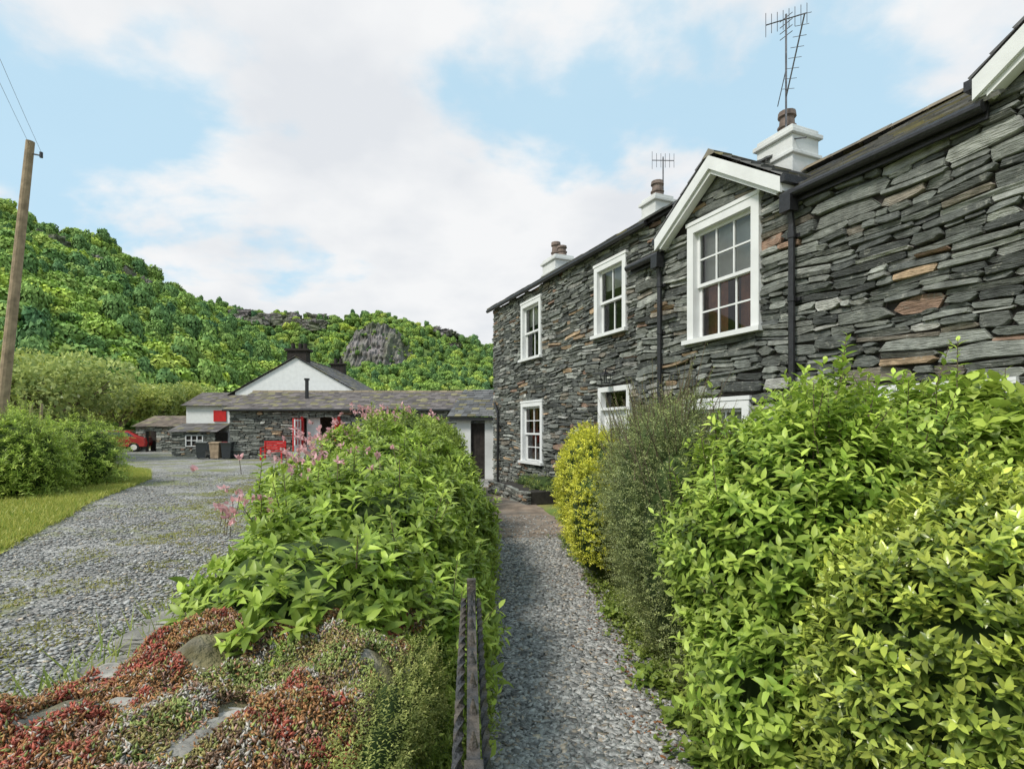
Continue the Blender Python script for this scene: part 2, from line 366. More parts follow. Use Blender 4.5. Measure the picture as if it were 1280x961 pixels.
def shrub(name,B,ns,length,nl,L,W,cA,cB,mat='leaf',simple=False,droop=.25,upd=.5,lo=.78,hi=1.02,cores=.72,spread=1.,bend=.15,cv=.25,up=.1,stems=True,topgold=0,zmin=.03,jit=.35,lump=.09,sprays=0,spl=.35):
    e=empty(name); 
    P,Nn=blobs_sample(B,ns,lo,hi,zmin,lump)
    D=nrm(Nn+np.array([0,0,upd])+rng.normal(0,jit,Nn.shape))
    ll=length*rng.uniform(.5,1.25,len(P))
    P0=P-D*ll[:,None]*.6
    hue=None
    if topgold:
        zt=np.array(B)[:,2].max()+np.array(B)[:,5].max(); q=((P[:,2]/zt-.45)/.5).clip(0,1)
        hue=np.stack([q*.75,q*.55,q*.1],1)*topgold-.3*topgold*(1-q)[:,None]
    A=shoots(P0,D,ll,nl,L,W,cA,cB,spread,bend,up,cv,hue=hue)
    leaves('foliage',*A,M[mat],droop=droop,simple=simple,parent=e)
    if cores: core('inner_shadow_core',B,e,cores)  # dark solid added to block see-through, stands in for shade inside the shrub
    if sprays:
        k=np.where(Nn[:,2]>.2)[0]; k=rng.choice(k,min(sprays,len(k)),replace=False)
        D2=nrm(Nn[k]*.6+np.array([0,0,1.3])+rng.normal(0,.3,(len(k),3))); l2=spl*rng.uniform(.5,1.2,len(k))
        A=shoots(P[k]-D2*l2[:,None]*.3,D2,l2,int(nl*1.5),L*.95,W,cA,cB,spread,.1,.2,cv); leaves('long_sprays',*A,M[mat],droop=droop,simple=simple,parent=e)
        mb=MB()
        for i in range(len(k)): mb.cyl(P[k[i]]-D2[i]*l2[i]*.3,P[k[i]]+D2[i]*l2[i]*.6,.004,.0015,n=4)
        mb.obj('spray_stems',M['bark'],e)
    return e
# ------------------------------------------------------------ camera/light/world
cam=bpy.data.cameras.new('camera'); co=bpy.data.objects.new('camera',cam); link(co); co.location=(0,0,1.6); co.rotation_euler=(math.pi/2,0,0)
cam.sensor_width=36; cam.lens=19.125; cam.shift_y=.0426; cam.clip_start=.05; cam.clip_end=6000; S.camera=co
sd=Vector((-.55,-.5,.85)).normalized()
sl=bpy.data.lights.new('sun','SUN'); sl.energy=3.4; sl.angle=math.radians(14); sl.color=(1,.95,.87)
so=bpy.data.objects.new('sun',sl); link(so); so.rotation_euler=(-sd).to_track_quat('-Z','Y').to_euler()
w=bpy.data.worlds.new('World'); S.world=w; w.use_nodes=True; nt=w.node_tree; L=nt.links; bg=nt.nodes['Background']
sky=N(nt,'ShaderNodeTexSky',sky_type='NISHITA'); sky.sun_disc=False; sky.sun_elevation=math.asin(sd.z); sky.sun_rotation=math.atan2(sd.x,sd.y)%(2*math.pi)
tc=N(nt,'ShaderNodeTexCoord'); sx=N(nt,'ShaderNodeSeparateXYZ'); L.new(tc.outputs['Generated'],sx.inputs[0])
az=N(nt,'ShaderNodeMath',operation='ADD'); az.inputs[1].default_value=.25; mxz=N(nt,'ShaderNodeMath',operation='MAXIMUM'); mxz.inputs[1].default_value=0
L.new(sx.outputs[2],mxz.inputs[0]); L.new(mxz.outputs[0],az.inputs[0])
dv=N(nt,'ShaderNodeVectorMath',operation='SCALE'); inv=N(nt,'ShaderNodeMath',operation='DIVIDE'); inv.inputs[0].default_value=1; L.new(az.outputs[0],inv.inputs[1])
L.new(tc.outputs['Generated'],dv.inputs[0]); L.new(inv.outputs[0],dv.inputs['Scale'])
cn=N(nt,'ShaderNodeTexNoise'); cn.inputs['Scale'].default_value=1.9; cn.inputs['Detail'].default_value=7; cn.inputs['Roughness'].default_value=.52; cn.inputs['Distortion'].default_value=.15
mp=N(nt,'ShaderNodeMapping'); mp.inputs['Location'].default_value=(3.1,1.7,0); L.new(dv.outputs[0],mp.inputs[0]); L.new(mp.outputs[0],cn.inputs['Vector'])
dt=N(nt,'ShaderNodeVectorMath',operation='DOT_PRODUCT'); bd=Vector((-.08,1,.34)).normalized(); dt.inputs[1].default_value=bd; L.new(tc.outputs['Generated'],dt.inputs[0])
br=N(nt,'ShaderNodeMapRange'); br.interpolation_type='SMOOTHSTEP'; br.inputs[1].default_value=.87; br.inputs[2].default_value=.98; br.inputs[3].default_value=.005; br.inputs[4].default_value=.17; L.new(dt.outputs['Value'],br.inputs[0])
lz=N(nt,'ShaderNodeMapRange'); lz.inputs[1].default_value=0; lz.inputs[2].default_value=.4; lz.inputs[3].default_value=.12; lz.inputs[4].default_value=0; L.new(sx.outputs[2],lz.inputs[0])
s1=N(nt,'ShaderNodeMath',operation='ADD'); L.new(cn.outputs['Fac'],s1.inputs[0]); L.new(br.outputs[0],s1.inputs[1])
s2=N(nt,'ShaderNodeMath',operation='ADD'); L.new(s1.outputs[0],s2.inputs[0]); L.new(lz.outputs[0],s2.inputs[1])
cm=N(nt,'ShaderNodeMapRange'); cm.interpolation_type='SMOOTHSTEP'; cm.inputs[1].default_value=.47; cm.inputs[2].default_value=.59; cm.inputs[3].default_value=.1; L.new(s2.outputs[0],cm.inputs[0])
cs=N(nt,'ShaderNodeTexNoise'); cs.inputs['Scale'].default_value=2.6; cs.inputs['Detail'].default_value=5; L.new(mp.outputs[0],cs.inputs['Vector'])
cc=N(nt,'ShaderNodeValToRGB'); cc.color_ramp.elements[0].position=.35; cc.color_ramp.elements[0].color=(.78,.81,.85,1); cc.color_ramp.elements[1].position=.6; cc.color_ramp.elements[1].color=(.93,.94,.95,1); L.new(cs.outputs['Fac'],cc.inputs[0])
csc=N(nt,'ShaderNodeVectorMath',operation='SCALE'); csc.inputs['Scale'].default_value=7.6; L.new(cc.outputs[0],csc.inputs[0])
ss=N(nt,'ShaderNodeVectorMath',operation='MULTIPLY_ADD'); ss.inputs[1].default_value=(.25,.25,.25); ss.inputs[2].default_value=(3.4,5.1,6.1); L.new(sky.outputs[0],ss.inputs[0])
mx=N(nt,'ShaderNodeMix',data_type='RGBA'); L.new(cm.outputs[0],mx.inputs[0]); L.new(ss.outputs[0],mx.inputs[6]); L.new(csc.outputs[0],mx.inputs[7])
L.new(mx.outputs[2],bg.inputs['Color']); bg.inputs['Strength'].default_value=.13
# ------------------------------------------------------------ ground
def sheet(name,pts,z,mat):
    mb=MB(); mb.add([(x,y,z) for x,y in pts],[tuple(range(len(pts)))]); return mb.obj(name,mat)
sheet('ground',[(-3000,-3000),(3000,-3000),(3000,3000),(-3000,3000)],-.012,M['grass'])
LE=[(-4.6,-4),(-4.9,2),(-5.9,5.5),(-7.1,7.6),(-8.0,9.5),(-9.2,11.6),(-10.2,14),(-11.4,16.8),(-13.5,20),(-17,23),(-24,26),(-34,30)]
RE=[(-34,42),(-14.7,42),(-14.7,28.6),(-2.6,28.6),(-1.5,20),(-1.9,14),(-1.3,7),(-1.0,2),(-1.0,-4)]
def rough(pts,amp,step):
    out=[]
    for i in range(len(pts)-1):
        a=Vector(pts[i]);b=Vector(pts[i+1]); n=max(1,int((b-a).length/step))
        for k in range(n):
            p=a.lerp(b,k/n); out.append((p.x+U(-amp,amp),p.y+U(-amp,amp)))
    out.append(pts[-1]); return out
sheet('gravel_drive',rough(LE,.15,.3)+RE,-.004,M['drive'])
PL=[(-.22,-2),(-.22,3),(-.42,7),(-.95,12),(-1.2,15),(-1.5,20)]
PR=[(.2,20),(-.2,15.6),(.35,12),(.75,9),(.95,6),(.98,3),(1.1,-2)]
sheet('gravel_path',PL+PR,.0,M['gravel'])
sheet('earth_paving',rough([(-.55,8.1),(.85,7.6),(.85,9),(.5,11.4),(.0,14.8),(-.95,14.8),(-.85,11.5),(-.6,9.5),(-.55,8.1)],.05,.25),.005,M['earth'])
def chips(name,X,Y,size,z=0.0):
    n=len(X); T=np.array([(a,b,c) for a in(-1,1) for b in(-1,1) for c in(-1,1)],float)*.5
    F=np.array([(0,1,3,2),(4,6,7,5),(0,4,5,1),(2,3,7,6),(0,2,6,4),(1,5,7,3)])
    V=T[None]+rng.uniform(-.22,.22,(n,8,3)); s=size*rng.uniform(.4,1.5,(n,1))
    V=V*np.concatenate([s*1.3,s*.85,s*.32],1)[:,None,:]
    a=rng.uniform(0,6.28,n); tx=rng.normal(0,.3,n)
    ca,sa=np.cos(a),np.sin(a); ct,st=np.cos(tx),np.sin(tx)
    y=V[:,:,1]*ct[:,None]-V[:,:,2]*st[:,None]; zz=V[:,:,1]*st[:,None]+V[:,:,2]*ct[:,None]; x=V[:,:,0]
    V=np.stack([x*ca[:,None]-y*sa[:,None]+X[:,None],x*sa[:,None]+y*ca[:,None]+Y[:,None],zz+z+(s*.2)],2)
    g=rng.beta(2,2.6,n)*.48+.1; C=np.stack([g*1.01,g,g*.95],1); br=rng.random(n)<.1; C[br]*=np.array([1.15,.98,.8])
    return npmesh(name,V.reshape(-1,3),[(F[None]+(np.arange(n)*8)[:,None,None]).reshape(-1,4)],M['chip'],np.repeat(C,8,0))
n=52000; Y=2.0+8*rng.random(n)**1.7; pl=np.interp(Y,[p[1] for p in PL],[p[0] for p in PL]); pr=np.interp(Y,[p[1] for p in PR][::-1],[p[0] for p in PR][::-1])
X=pl+(pr-pl)*rng.random(n); k=(Y<7.9)|(rng.random(n)<.1); chips('path_chippings',X[k],Y[k],.02,.003)
n=56000; Y=2.0+18*rng.random(n)**2.3; le=np.interp(Y,[p[1] for p in LE],[p[0] for p in LE]); X=le+(-1.3-le)*rng.random(n)
k=(blobfield(np.stack([X*.35,Y*.35,X*0],1))>-.2)|(rng.random(n)<.3); chips('drive_chippings',X[k],Y[k],.02,0)
# ------------------------------------------------------------ cottages
ROT=math.atan2(-1,.4265); ORG=(-.524,15.5,0)
def ridge_tiles(mb,x0,x1,y,z):
    x=x0
    while x<x1:
        e=min(x+.45,x1); k=U(.6,1.2); mb.prism([(y-.13,z-.07),(y,z+.04+U(-.01,.01)),(y+.13,z-.07),(y,z)],'x',x+.006,e-.006,(.2*k,.16*k,.105*k)); x=e
def aerial(parent,x,y,z0,z1,n=7,L_=.5,ang=.3,tilt=0,nm='aerial'):
    mb=MB(); mb.cyl((x,y,z0),(x+tilt*.3,y,z1),.015,n=6)
    d=Vector((math.cos(ang),math.sin(ang),tilt)); c=Vector((x+tilt*.25,y,z1-.08)); mb.cyl(c-d*L_,c+d*L_,.01,n=5)
    for i in range(n):
        p=c+d*L_*(-1+2*i/(n-1)); w=.16 if i else .2
        mb.cyl(p-Vector((0,0,w)),p+Vector((0,0,w)),.005,n=4)
    mb.obj(nm,M['alu'],parent)
def chimney(parent,nm,x,y,z0,z1,w,d,pots,mat='render'):
    mb=MB(); mb.box(x-w/2,x+w/2,y-d/2,y+d/2,z0,z1); mb.box(x-w/2-.05,x+w/2+.05,y-d/2-.05,y+d/2+.05,z1,z1+.07)
    mb.box(x-w/2-.0,x+w/2+.0,y-d/2-.0,y+d/2+.0,z1+.071,z1+.15); mb.box(x-w/2-.04,x+w/2+.04,y-d/2-.04,y+d/2+.04,z1-.32,z1-.26); mb.obj(nm+'_stack',M[mat],parent,bevel=.01)
    pb=MB()
    for (dx,h) in pots:
        pb.cyl((x+dx,y,z1+.15),(x+dx,y,z1+.15+h*.8),.14,.11,12); pb.cyl((x+dx,y,z1+.15+h*.8),(x+dx,y,z1+.15+h),.145,.135,12); pb.cyl((x+dx,y,z1+.15+h*.35),(x+dx,y,z1+.15+h*.42),.15,.15,12)
    pb.obj(nm+'_pots',M['pot'],parent)
A=empty('slate_cottage',ORG,ROT)
opsA=[(2.0,3.13,3.3,4.66),(2.0,3.2,.8,2.22),(5.46,6.5,3.36,4.66),(5.6,6.62,0,2.36)]
w1=MB(); stonewall(w1,0,7.8,0,4.95,[(a,b,c-.06,d+.05) for a,b,c,d in opsA],y=0,hr=(.05,.12),lr=(.2,.6)); w1.obj('front_wall_stones',M['stone'],A)
w2=MB(); holewall(w2,.01,7.8,0,4.95,opsA,.03,.3); w2.box(.01,.3,.3,4.4,0,4.95); w2.box(7.5,7.8,.3,4.4,0,4.95); w2.box(.01,7.8,4.4,4.6,0,4.95)
w2.prism([(.03,4.95),(2.2,6.16),(4.6,4.95)],'x',.02,.2); w2.prism([(.03,4.95),(2.2,6.16),(4.6,4.95)],'x',7.6,7.79); w2.obj('wall_core',M['mortar'],A)
rf=MB(); an=math.atan2(1.27,2.3); slates(rf,(-.12,-.16,4.97),(1,0,0),(0,math.cos(an),math.sin(an)),8.0,2.72); slates(rf,(-.12,4.7,4.9),(1,0,0),(0,-math.cos(an),math.sin(an)),8.0,2.8)
ridge_tiles(rf,-.12,7.9,2.2,6.27); rf.obj('roof_slates',M['slate'],A)
g=MB(); g.cyl((-.14,-.14,4.93),(7.2,-.14,4.93),.045,n=10); g.box(-.1,7.8,-.1,-.05,4.93,5.0)
g.cyl((.55,-.09,0.1),(.55,-.09,2.0),.035); g.cyl((.55,-.09,2.0),(.3,-.09,2.3),.035); g.obj('gutter_and_downpipe',M['black'],A)
sash(A,'upper_window',*opsA[0],0,2,2,blind=.35,cur=False); sash(A,'lower_window',*opsA[1],0,2,4,blind=0,cur=True); sash(A,'upper_window_2',*opsA[2],0,2,2,blind=.3,cur=False)
d=MB(); x0,x1=5.6,6.62
d.box(x0,x0+.1,-.05,.12,0,2.36);d.box(x1-.1,x1,-.05,.12,0,2.36);d.box(x0+.1,x1-.1,-.05,.12,2.27,2.36);d.box(x0+.1,x1-.1,-.04,.1,1.93,1.98)
d.box(x0+.1,x1-.1,.04,.08,0,1.93)
for i in range(2):
    for j in range(2):
        a=x0+.19+i*.36; c=.2+j*.85; d.box(a,a+.28,.03,.045,c,c+.7)
d.obj('front_door',M['white'],A)
d=MB(); d.box(x0+.1,x1-.1,.07,.075,1.98,2.27); d.obj('fanlight',M['glass'],A)
d=MB(); d.box(x0+.3,x0+.62,.02,.03,1.1,1.6); d.obj('door_glass',M['glass'],A)
d=MB(); d.cyl((6.1,-.02,2.66),(6.1,-.2,2.66),.014); d.cyl((6.1,-.2,2.66),(6.1,-.2,2.58),.014)
for a,b in ((-.07,-.07),(.07,-.07),(-.07,.07),(.07,.07)): d.cyl((6.1+a*.7,-.2+b*.7,2.42),(6.1+a,-.2+b,2.56),.007,n=4)
d.cyl((6.1,-.2,2.56),(6.1,-.2,2.62),.11,.02,4); d.box(6.04,6.16,-.26,-.14,2.4,2.42); d.obj('door_lantern',M['black'],A)
chimney(A,'far_chimney',.5,1.8,5.2,6.35,.8,.6,[(-.12,.5),(.25,.28)])
chimney(A,'middle_chimney',4.5,2.2,5.6,6.6,.5,.5,[(0,.38)])
aerial(A,4.45,2.4,6.5,7.75,6,.25,1.2,nm='aerial_middle')
R=empty('slate_cottage',ORG,ROT)
yB=-.3
opsB=[(8.41,9.65,2.82,4.4),(8.3,9.5,.75,1.95),(11.0,12.1,.75,1.95),(12.35,13.6,2.82,4.4)]
def top(x):
    t=4.22
    for c in (8.98,13.0):
        if abs(x-c)<1.02: t=max(t,4.3+.72*(1.02-abs(x-c)))
    return t
w1=MB(); stonewall(w1,7.2,17,0,5.1,[(a,b,c-.06,d+.05) for a,b,c,d in opsB],y=yB,top=top,hr=(.055,.15),lr=(.24,.75),prot=.06); w1.obj('front_wall_stones',M['stone'],R)
w2=MB(); holewall(w2,7.22,17,0,4.22,opsB,yB+.03,yB+.28)
for c,o in ((8.98,opsB[0]),(13.0,opsB[3])):
    w2.prism([(c-1.0,4.22),(o[0],4.22),(o[0],4.4),(c-.93,4.4),(c-.98,4.36)],'y',yB+.03,yB+.28)
    w2.prism([(o[1],4.22),(c+1,4.22),(c+.98,4.36),(c+.93,4.4),(o[1],4.4)],'y',yB+.03,yB+.28)
    w2.prism([(c-.93,4.4),(c+.93,4.4),(c,5.04)],'y',yB+.03,yB+.28)
w2.box(7.22,7.5,yB+.28,0.0,0,4.2); w2.box(16.7,17,yB+.28,4.4,0,4.2); w2.box(7.8,17,4.4,4.6,0,4.2)
w2.prism([(-.2,4.2),(2.2,5.6),(4.6,4.2)],'x',16.7,16.98); w2.obj('wall_core',M['mortar'],R)
rf=MB(); an=math.atan2(1.5,2.6); v=(0,math.cos(an),math.sin(an))
slates(rf,(7.12,yB-.14,4.2),(1,0,0),v,.85,3.05); slates(rf,(10.0,yB-.14,4.2),(1,0,0),v,2.05,3.05,moss=.3,base=(.17,.165,.155)); slates(rf,(14,yB-.14,4.2),(1,0,0),v,3.1,3.05)
slates(rf,(7.95,.75,4.83),(1,0,0),v,2.1,1.8); slates(rf,(12.0,.75,4.83),(1,0,0),v,2.1,1.8)
slates(rf,(7.8,4.7,4.3),(1,0,0),(0,-math.cos(an),math.sin(an)),9.3,2.9)
ridge_tiles(rf,7.8,17.1,2.2,5.78)
for c in (8.98,13.0):
    ga=math.atan2(.76,1.08); ll=math.hypot(.78,1.12)
    slates(rf,(c-1.12,yB-.2,4.4),(0,1,0),(math.cos(ga),0,math.sin(ga)),2.3,ll,sw=.25,ex=.18)
    slates(rf,(c+1.12,yB-.2,4.4),(0,1,0),(-math.cos(ga),0,math.sin(ga)),2.3,ll,sw=.25,ex=.18)
    x=yB-.2
    while x<1.9:
        k=U(.8,1.2); 
        rf.add([(c-.12,x,5.12),(c,x,5.22),(c+.12,x,5.12),(c-.12,x+.4,5.12),(c,x+.4,5.22),(c+.12,x+.4,5.12)],[(0,1,4,3),(1,2,5,4),(0,2,1),(3,4,5)],(.2*k,.18*k,.14*k)); x+=.4
rf.obj('roof_slates',M['slate'],R)
bb=MB()
for c in (8.98,13.0):
    for sgn in (-1,1):
        pts=[(c,5.13),(c+sgn*1.1,4.39),(c+sgn*1.1,4.22),(c,4.96)]
        if sgn>0: pts=pts[::-1]
        bb.prism(pts,'y',yB-.2,yB-.165)
        pts=[(c,4.97),(c+sgn*1.02,4.28),(c+sgn*1.02,4.22),(c,4.90)]
        if sgn>0: pts=pts[::-1]
        bb.prism(pts,'y',yB-.163,yB-.05)
        bb.box(min(c+sgn*.98,c+sgn*1.1),max(c+sgn*.98,c+sgn*1.1),yB-.16,yB+.6,4.24,4.385)
bb.obj('bargeboards',M['white'],R)
g=MB(); 
for a,b in ((7.1,7.92),(10.06,11.95),(14.1,17.1)):
    g.cyl((a,yB-.14,4.17),(b,yB-.14,4.17),.05,n=12); g.box(a+.02,b-.0,yB-.085,yB-.055,4.08,4.22)
for c in (8.98,13.0): 
    g.box(c+1.101,c+1.16,yB-.2,yB+.5,4.32,4.4); g.box(c-1.16,c-1.101,yB-.2,yB+.5,4.32,4.4)
for x in (7.86,10.14):
    g.box(x-.07,x+.07,yB-.2,yB-.07,3.98,4.15); g.cyl((x,yB-.12,4.0),(x,yB-.09,3.85),.036); g.cyl((x,yB-.09,3.86),(x,yB-.09,0.1),.036)
    for z in (.8,1.9,3.0,3.7): g.cyl((x,yB-.09,z),(x,yB-.09,z+.06),.046); g.box(x-.075,x+.075,yB-.06,yB-.03,z,z+.04)
g.obj('gutters_and_downpipes',M['black'],R)
sash(R,'gable_window',*opsB[0],yB,3,4,arch=.12,blind=.45); sash(R,'ground_window',*opsB[1],yB,3,4); sash(R,'ground_window_2',*opsB[2],yB,3,4); sash(R,'gable_window_2',*opsB[3],yB,3,4)
chimney(R,'party_chimney',7.9,2.2,5.0,6.3,.7,.6,[(0,.42)])
aerial(R,8.05,2.0,6.2,8.35,8,.3,.7,nm='aerial_tall'); 
mb=MB(); mb.cyl((8.05,2.0,7.0),(8.55,1.8,7.95),.012,n=5); mb.cyl((8.05,2.0,7.45),(7.8,2.1,7.0),.008,n=5)
for i in range(8):
    p=Vector((8.1,1.98,7.1)).lerp(Vector((8.55,1.8,7.95)),i/7); mb.cyl(p-Vector((.12,.0,-.06)),p+Vector((.12,0,-.06)),.005,n=4)
for z in (8.0,8.1,8.2,8.3): mb.cyl((7.93,2,z),(8.17,2,z),.006,n=4)
mb.cyl((8.05,2,6.3),(8.5,1.9,6.1),.012,n=5)
mb.obj('aerial_booms',M['alu'],R)
Bd=empty('stone_planting_bed',ORG,ROT)
mb=MB(); stonewall(mb,1.9,4.2,0,.3,y=-.85,hr=(.05,.1),lr=(.15,.4)); mb.obj('stones',M['stone'],Bd); mb=MB(); mb.box(1.92,4.18,-.82,-.1,0,.26); mb.obj('soil',M['mortar'],Bd)
O=empty('outhouse',(-1.75,17.2,0),-.12)
mb=MB(); mb.box(0,.45,0,2.4,0,1.95); mb.box(.9,1.7,.02,2.4,0,1.95); mb.box(.45,.9,.5,2.4,0,1.95); mb.obj('walls',M['render'],O)
mb=MB(); 
for i in range(5): mb.box(.45+i*.09,.535+i*.09,.1,.14,.03,1.75)
mb.obj('boarded_door',M['dark'],O)
mb=MB(); slates(mb,(-.25,-.25,1.96),(1,0,0),(0,.93,.36),2.2,2.8,sw=.25); mb.obj('roof_slates',M['slate'],O)
mb=MB(); mb.box(-.25,1.95,-.2,-.16,1.84,1.95); mb.cyl((1.5,-.06,0),(1.5,-.06,1.9),.035); mb.obj('fascia_and_pipe',M['black'],O)
# ------------------------------------------------------------ barn and farm houses
Bn=empty('slate_barn',(0,28.5,0))
ops=[(-11.0,-9.05,0,2.2)]
mb=MB(); stonewall(mb,-14.8,-2.7,0,2.62,ops,y=0,hr=(.08,.16),lr=(.3,.8),prot=.07); mb.obj('front_wall_stones',M['stone'],Bn)
mb=MB(); holewall(mb,-14.78,-2.72,0,2.6,ops,.03,.3); mb.box(-14.78,-14.5,.3,5.8,0,2.6); mb.box(-3,-2.72,.3,5.8,0,2.6); mb.box(-14.78,-2.72,5.8,6,0,2.6)
mb.prism([(.05,2.6),(3,3.65),(6,2.6)],'x',-14.77,-14.6); mb.prism([(.05,2.6),(3,3.65),(6,2.6)],'x',-2.9,-2.74); mb.obj('wall_core',M['mortar'],Bn)
mb=MB(); an=math.atan2(1.12,3.3); slates(mb,(-15,-.3,2.58),(1,0,0),(0,math.cos(an),math.sin(an)),12.9,3.5,sw=.35,ex=.26,base=(.15,.13,.122),var=.35,moss=.2)
slates(mb,(-15,6.3,2.58),(1,0,0),(0,-math.cos(an),math.sin(an)),12.9,3.5,sw=.35,ex=.26); ridge_tiles(mb,-15,-2.1,3,3.74); mb.obj('roof_slates',M['slate'],Bn)
mb=MB(); mb.cyl((-15,-.33,2.54),(-2.1,-.33,2.54),.06); mb.cyl((-11.35,1.6,3.0),(-11.35,1.6,4.25),.1); mb.cyl((-11.35,1.6,4.25),(-11.35,1.6,4.35),.15); mb.obj('gutter_and_flue',M['black'],Bn)
mb=MB(); mb.box(-11.05,-10.93,-.08,.1,0,2.2); mb.box(-9.12,-9.0,-.08,.1,0,2.2)
mb.box(-11.12,-11.06,-.95,-.1,.05,2.1);mb.box(-8.99,-8.93,-.95,-.1,.05,2.1); mb.obj('red_door_frame',M['red'],Bn)
mb=MB()
for x in (-11.055,-8.995):
    mb.box(x,x+.06,-.9,-.15,.1,.7); 
    for y in (-.9,-.52,-.15): mb.box(x,x+.06,y-.03,y+.03,.7,2.05)
    for z in (.7,1.15,1.6,2.0): mb.box(x,x+.055,-.87,-.18,z-.03,z+.03)
mb.box(-10.9,-10.2,.4,.45,0,2.15); mb.box(-9.9,-9.2,2.5,2.55,.7,1.9)
mb.obj('glazed_doors',M['white'],Bn)
mb=MB(); mb.box(-11.6,-8.5,4.0,4.1,0,2.5); mb.box(-11.6,-8.5,.31,4,-.01,.02); mb.obj('interior',M['barn_inside'],Bn)
F=empty('white_farmhouse',(0,34,0))
x0,x1=-17.3,-9.7;xm=(x0+x1)/2
mb=MB(); mb.prism([(x0,0),(x1,0),(x1,3.85),(xm,6.0),(x0,3.85)],'y',0,8.6); mb.obj('walls',M['white'],F)
mb=MB(); an=math.atan2(2.15,3.8); ll=math.hypot(2.45,4.3)
slates(mb,(x1+.45,-.15,3.66),(0,1,0),(-math.cos(an),0,math.sin(an)),8.9,ll,sw=.35,ex=.26,base=(.12,.115,.115)); slates(mb,(x0-.45,-.15,3.66),(0,1,0),(math.cos(an),0,math.sin(an)),8.9,ll,sw=.35,ex=.26,base=(.12,.115,.115)); mb.obj('roof_slates',M['slate'],F)
mb=MB(); mb.box(xm-.6,xm+.6,.1,.8,5.6,6.45); mb.box(xm-.75,xm+.75,.0,.9,6.45,6.58)
for dx in(-.35,0.1,.4): mb.cyl((xm+dx,.45,6.58),(xm+dx,.45,6.95),.14,.12)
mb.box(xm-.5,xm+.5,8,8.6,5.6,6.5); mb.box(xm-.6,xm+.6,7.9,8.7,6.5,6.6); mb.cyl((xm-.2,8.3,6.6),(xm-.2,8.3,7),.14,.12); mb.cyl((xm+.2,8.3,6.6),(xm+.2,8.3,7),.14,.12)
mb.obj('chimneys',M['dark'],F)
W=empty('white_cottage',(0,32.4,0))
mb=MB(); mb.box(-19.4,-16.3,0,4,0,2.95); mb.prism([(0,2.951),(2,3.7),(4,2.951)],'x',-19.3,-16.3); mb.obj('walls',M['white'],W)
mb=MB(); slates(mb,(-19.6,-.25,2.92),(1,0,0),(0,.93,.37),3.6,2.5,sw=.35,ex=.26,base=(.15,.13,.12)); slates(mb,(-19.6,-1.6,1.38),(1,0,0),(0,.95,.3),2.9,1.66,sw=.35,ex=.26,base=(.14,.13,.125)); mb.obj('roof_slates',M['slate'],W)
mb=MB(); stonewall(mb,-19.4,-16.9,0,1.38,[(-18.6,-17.6,.55,1.2)],y=-1.4,hr=(.08,.16),lr=(.3,.7)); mb.obj('lean_to_stones',M['stone'],W)
mb=MB(); mb.box(-19.38,-16.92,-1.36,-.01,0,1.35); mb.obj('lean_to_core',M['mortar'],W)
mb=MB(); mb.box(-17.75,-17.0,-.06,-.0,2.0,2.65); mb.obj('red_shutters',M['red'],W)
mb=MB(); 
for a in (-18.6,-18.28,-17.96,-17.64): mb.box(a,a+.05,-1.44,-1.38,.55,1.2)
for z in (.55,.87,1.16): mb.box(-18.55,-17.64,-1.43,-1.385,z,z+.05)
mb.obj('window_bars',M['white'],W)
Q=empty('stone_outbuilding',(0,37,0))
mb=MB(); stonewall(mb,-25.6,-22.4,0,1.7,[(-24.9,-24.2,0,1.4)],y=0,hr=(.08,.18),lr=(.3,.7)); mb.obj('stones',M['stone'],Q)
mb=MB(); holewall(mb,-25.58,-22.42,0,1.68,[(-24.9,-24.2,0,1.4)],.03,.3); mb.box(-25.58,-22.42,1.5,2.2,0,1.6); mb.obj('core',M['mortar'],Q)
mb=MB(); slates(mb,(-25.8,-.2,1.7),(1,0,0),(0,.95,.3),3.6,2.6,sw=.35,ex=.26,base=(.18,.14,.11)); mb.obj('roof_slates',M['slate'],Q)
Bh=empty('garden_bench',(-12.6,27.6,0))
mb=MB()
for i in range(4): mb.box(0,1.1,-.42+i*.12,-.33+i*.12,.42,.45)
for i in range(4): mb.box(0,1.1,.1,.13,.5+i*.12,.59+i*.12)
for x in (0,1.04): mb.box(x,x+.06,-.42,-.36,0,.65); mb.box(x,x+.06,.07,.13,0,.95); mb.box(x,x+.06,-.42,.07,.62,.66)
mb.obj('seat_and_back',M['red'],Bh)
Pb=empty('planter_trough',(-11.3,27.3,0)); mb=MB(); mb.box(0,.9,0,.04,0,.42); mb.box(0,.9,.36,.4,0,.42); mb.box(0,.04,.04,.36,0,.42); mb.box(.86,.9,.04,.36,0,.42); mb.box(.04,.86,.04,.36,0,.36); mb.obj('trough',M['concrete'],Pb)
for i,(x,c) in enumerate(((-15.6,'dark'),(-15.0,'dark'),(-16.3,'dark'))):
    Wb=empty('wheelie_bin',(x,28.0,0),.1*i); mb=MB()
    mb.add([(.05,.05,.05),(.45,.05,.05),(.45,.5,.05),(.05,.5,.05),(0,0,.8),(.5,0,.8),(.5,.6,.8),(0,.6,.8)],[(0,3,2,1),(4,5,6,7),(0,1,5,4),(1,2,6,5),(2,3,7,6),(3,0,4,7)])
    mb.prism([(-.03,.8),(.62,.8),(.62,.86),(.3,.9),(-.03,.86)],'x',-.02,.52); mb.cyl((.02,.52,.1),(-.04,.52,.1),.1); mb.cyl((.48,.52,.1),(.54,.52,.1),.1); mb.cyl((.05,.66,.85),(.45,.66,.85),.02); mb.obj('bin_body_lid_wheels',M['carglass'] if i else M['wood'],Wb)
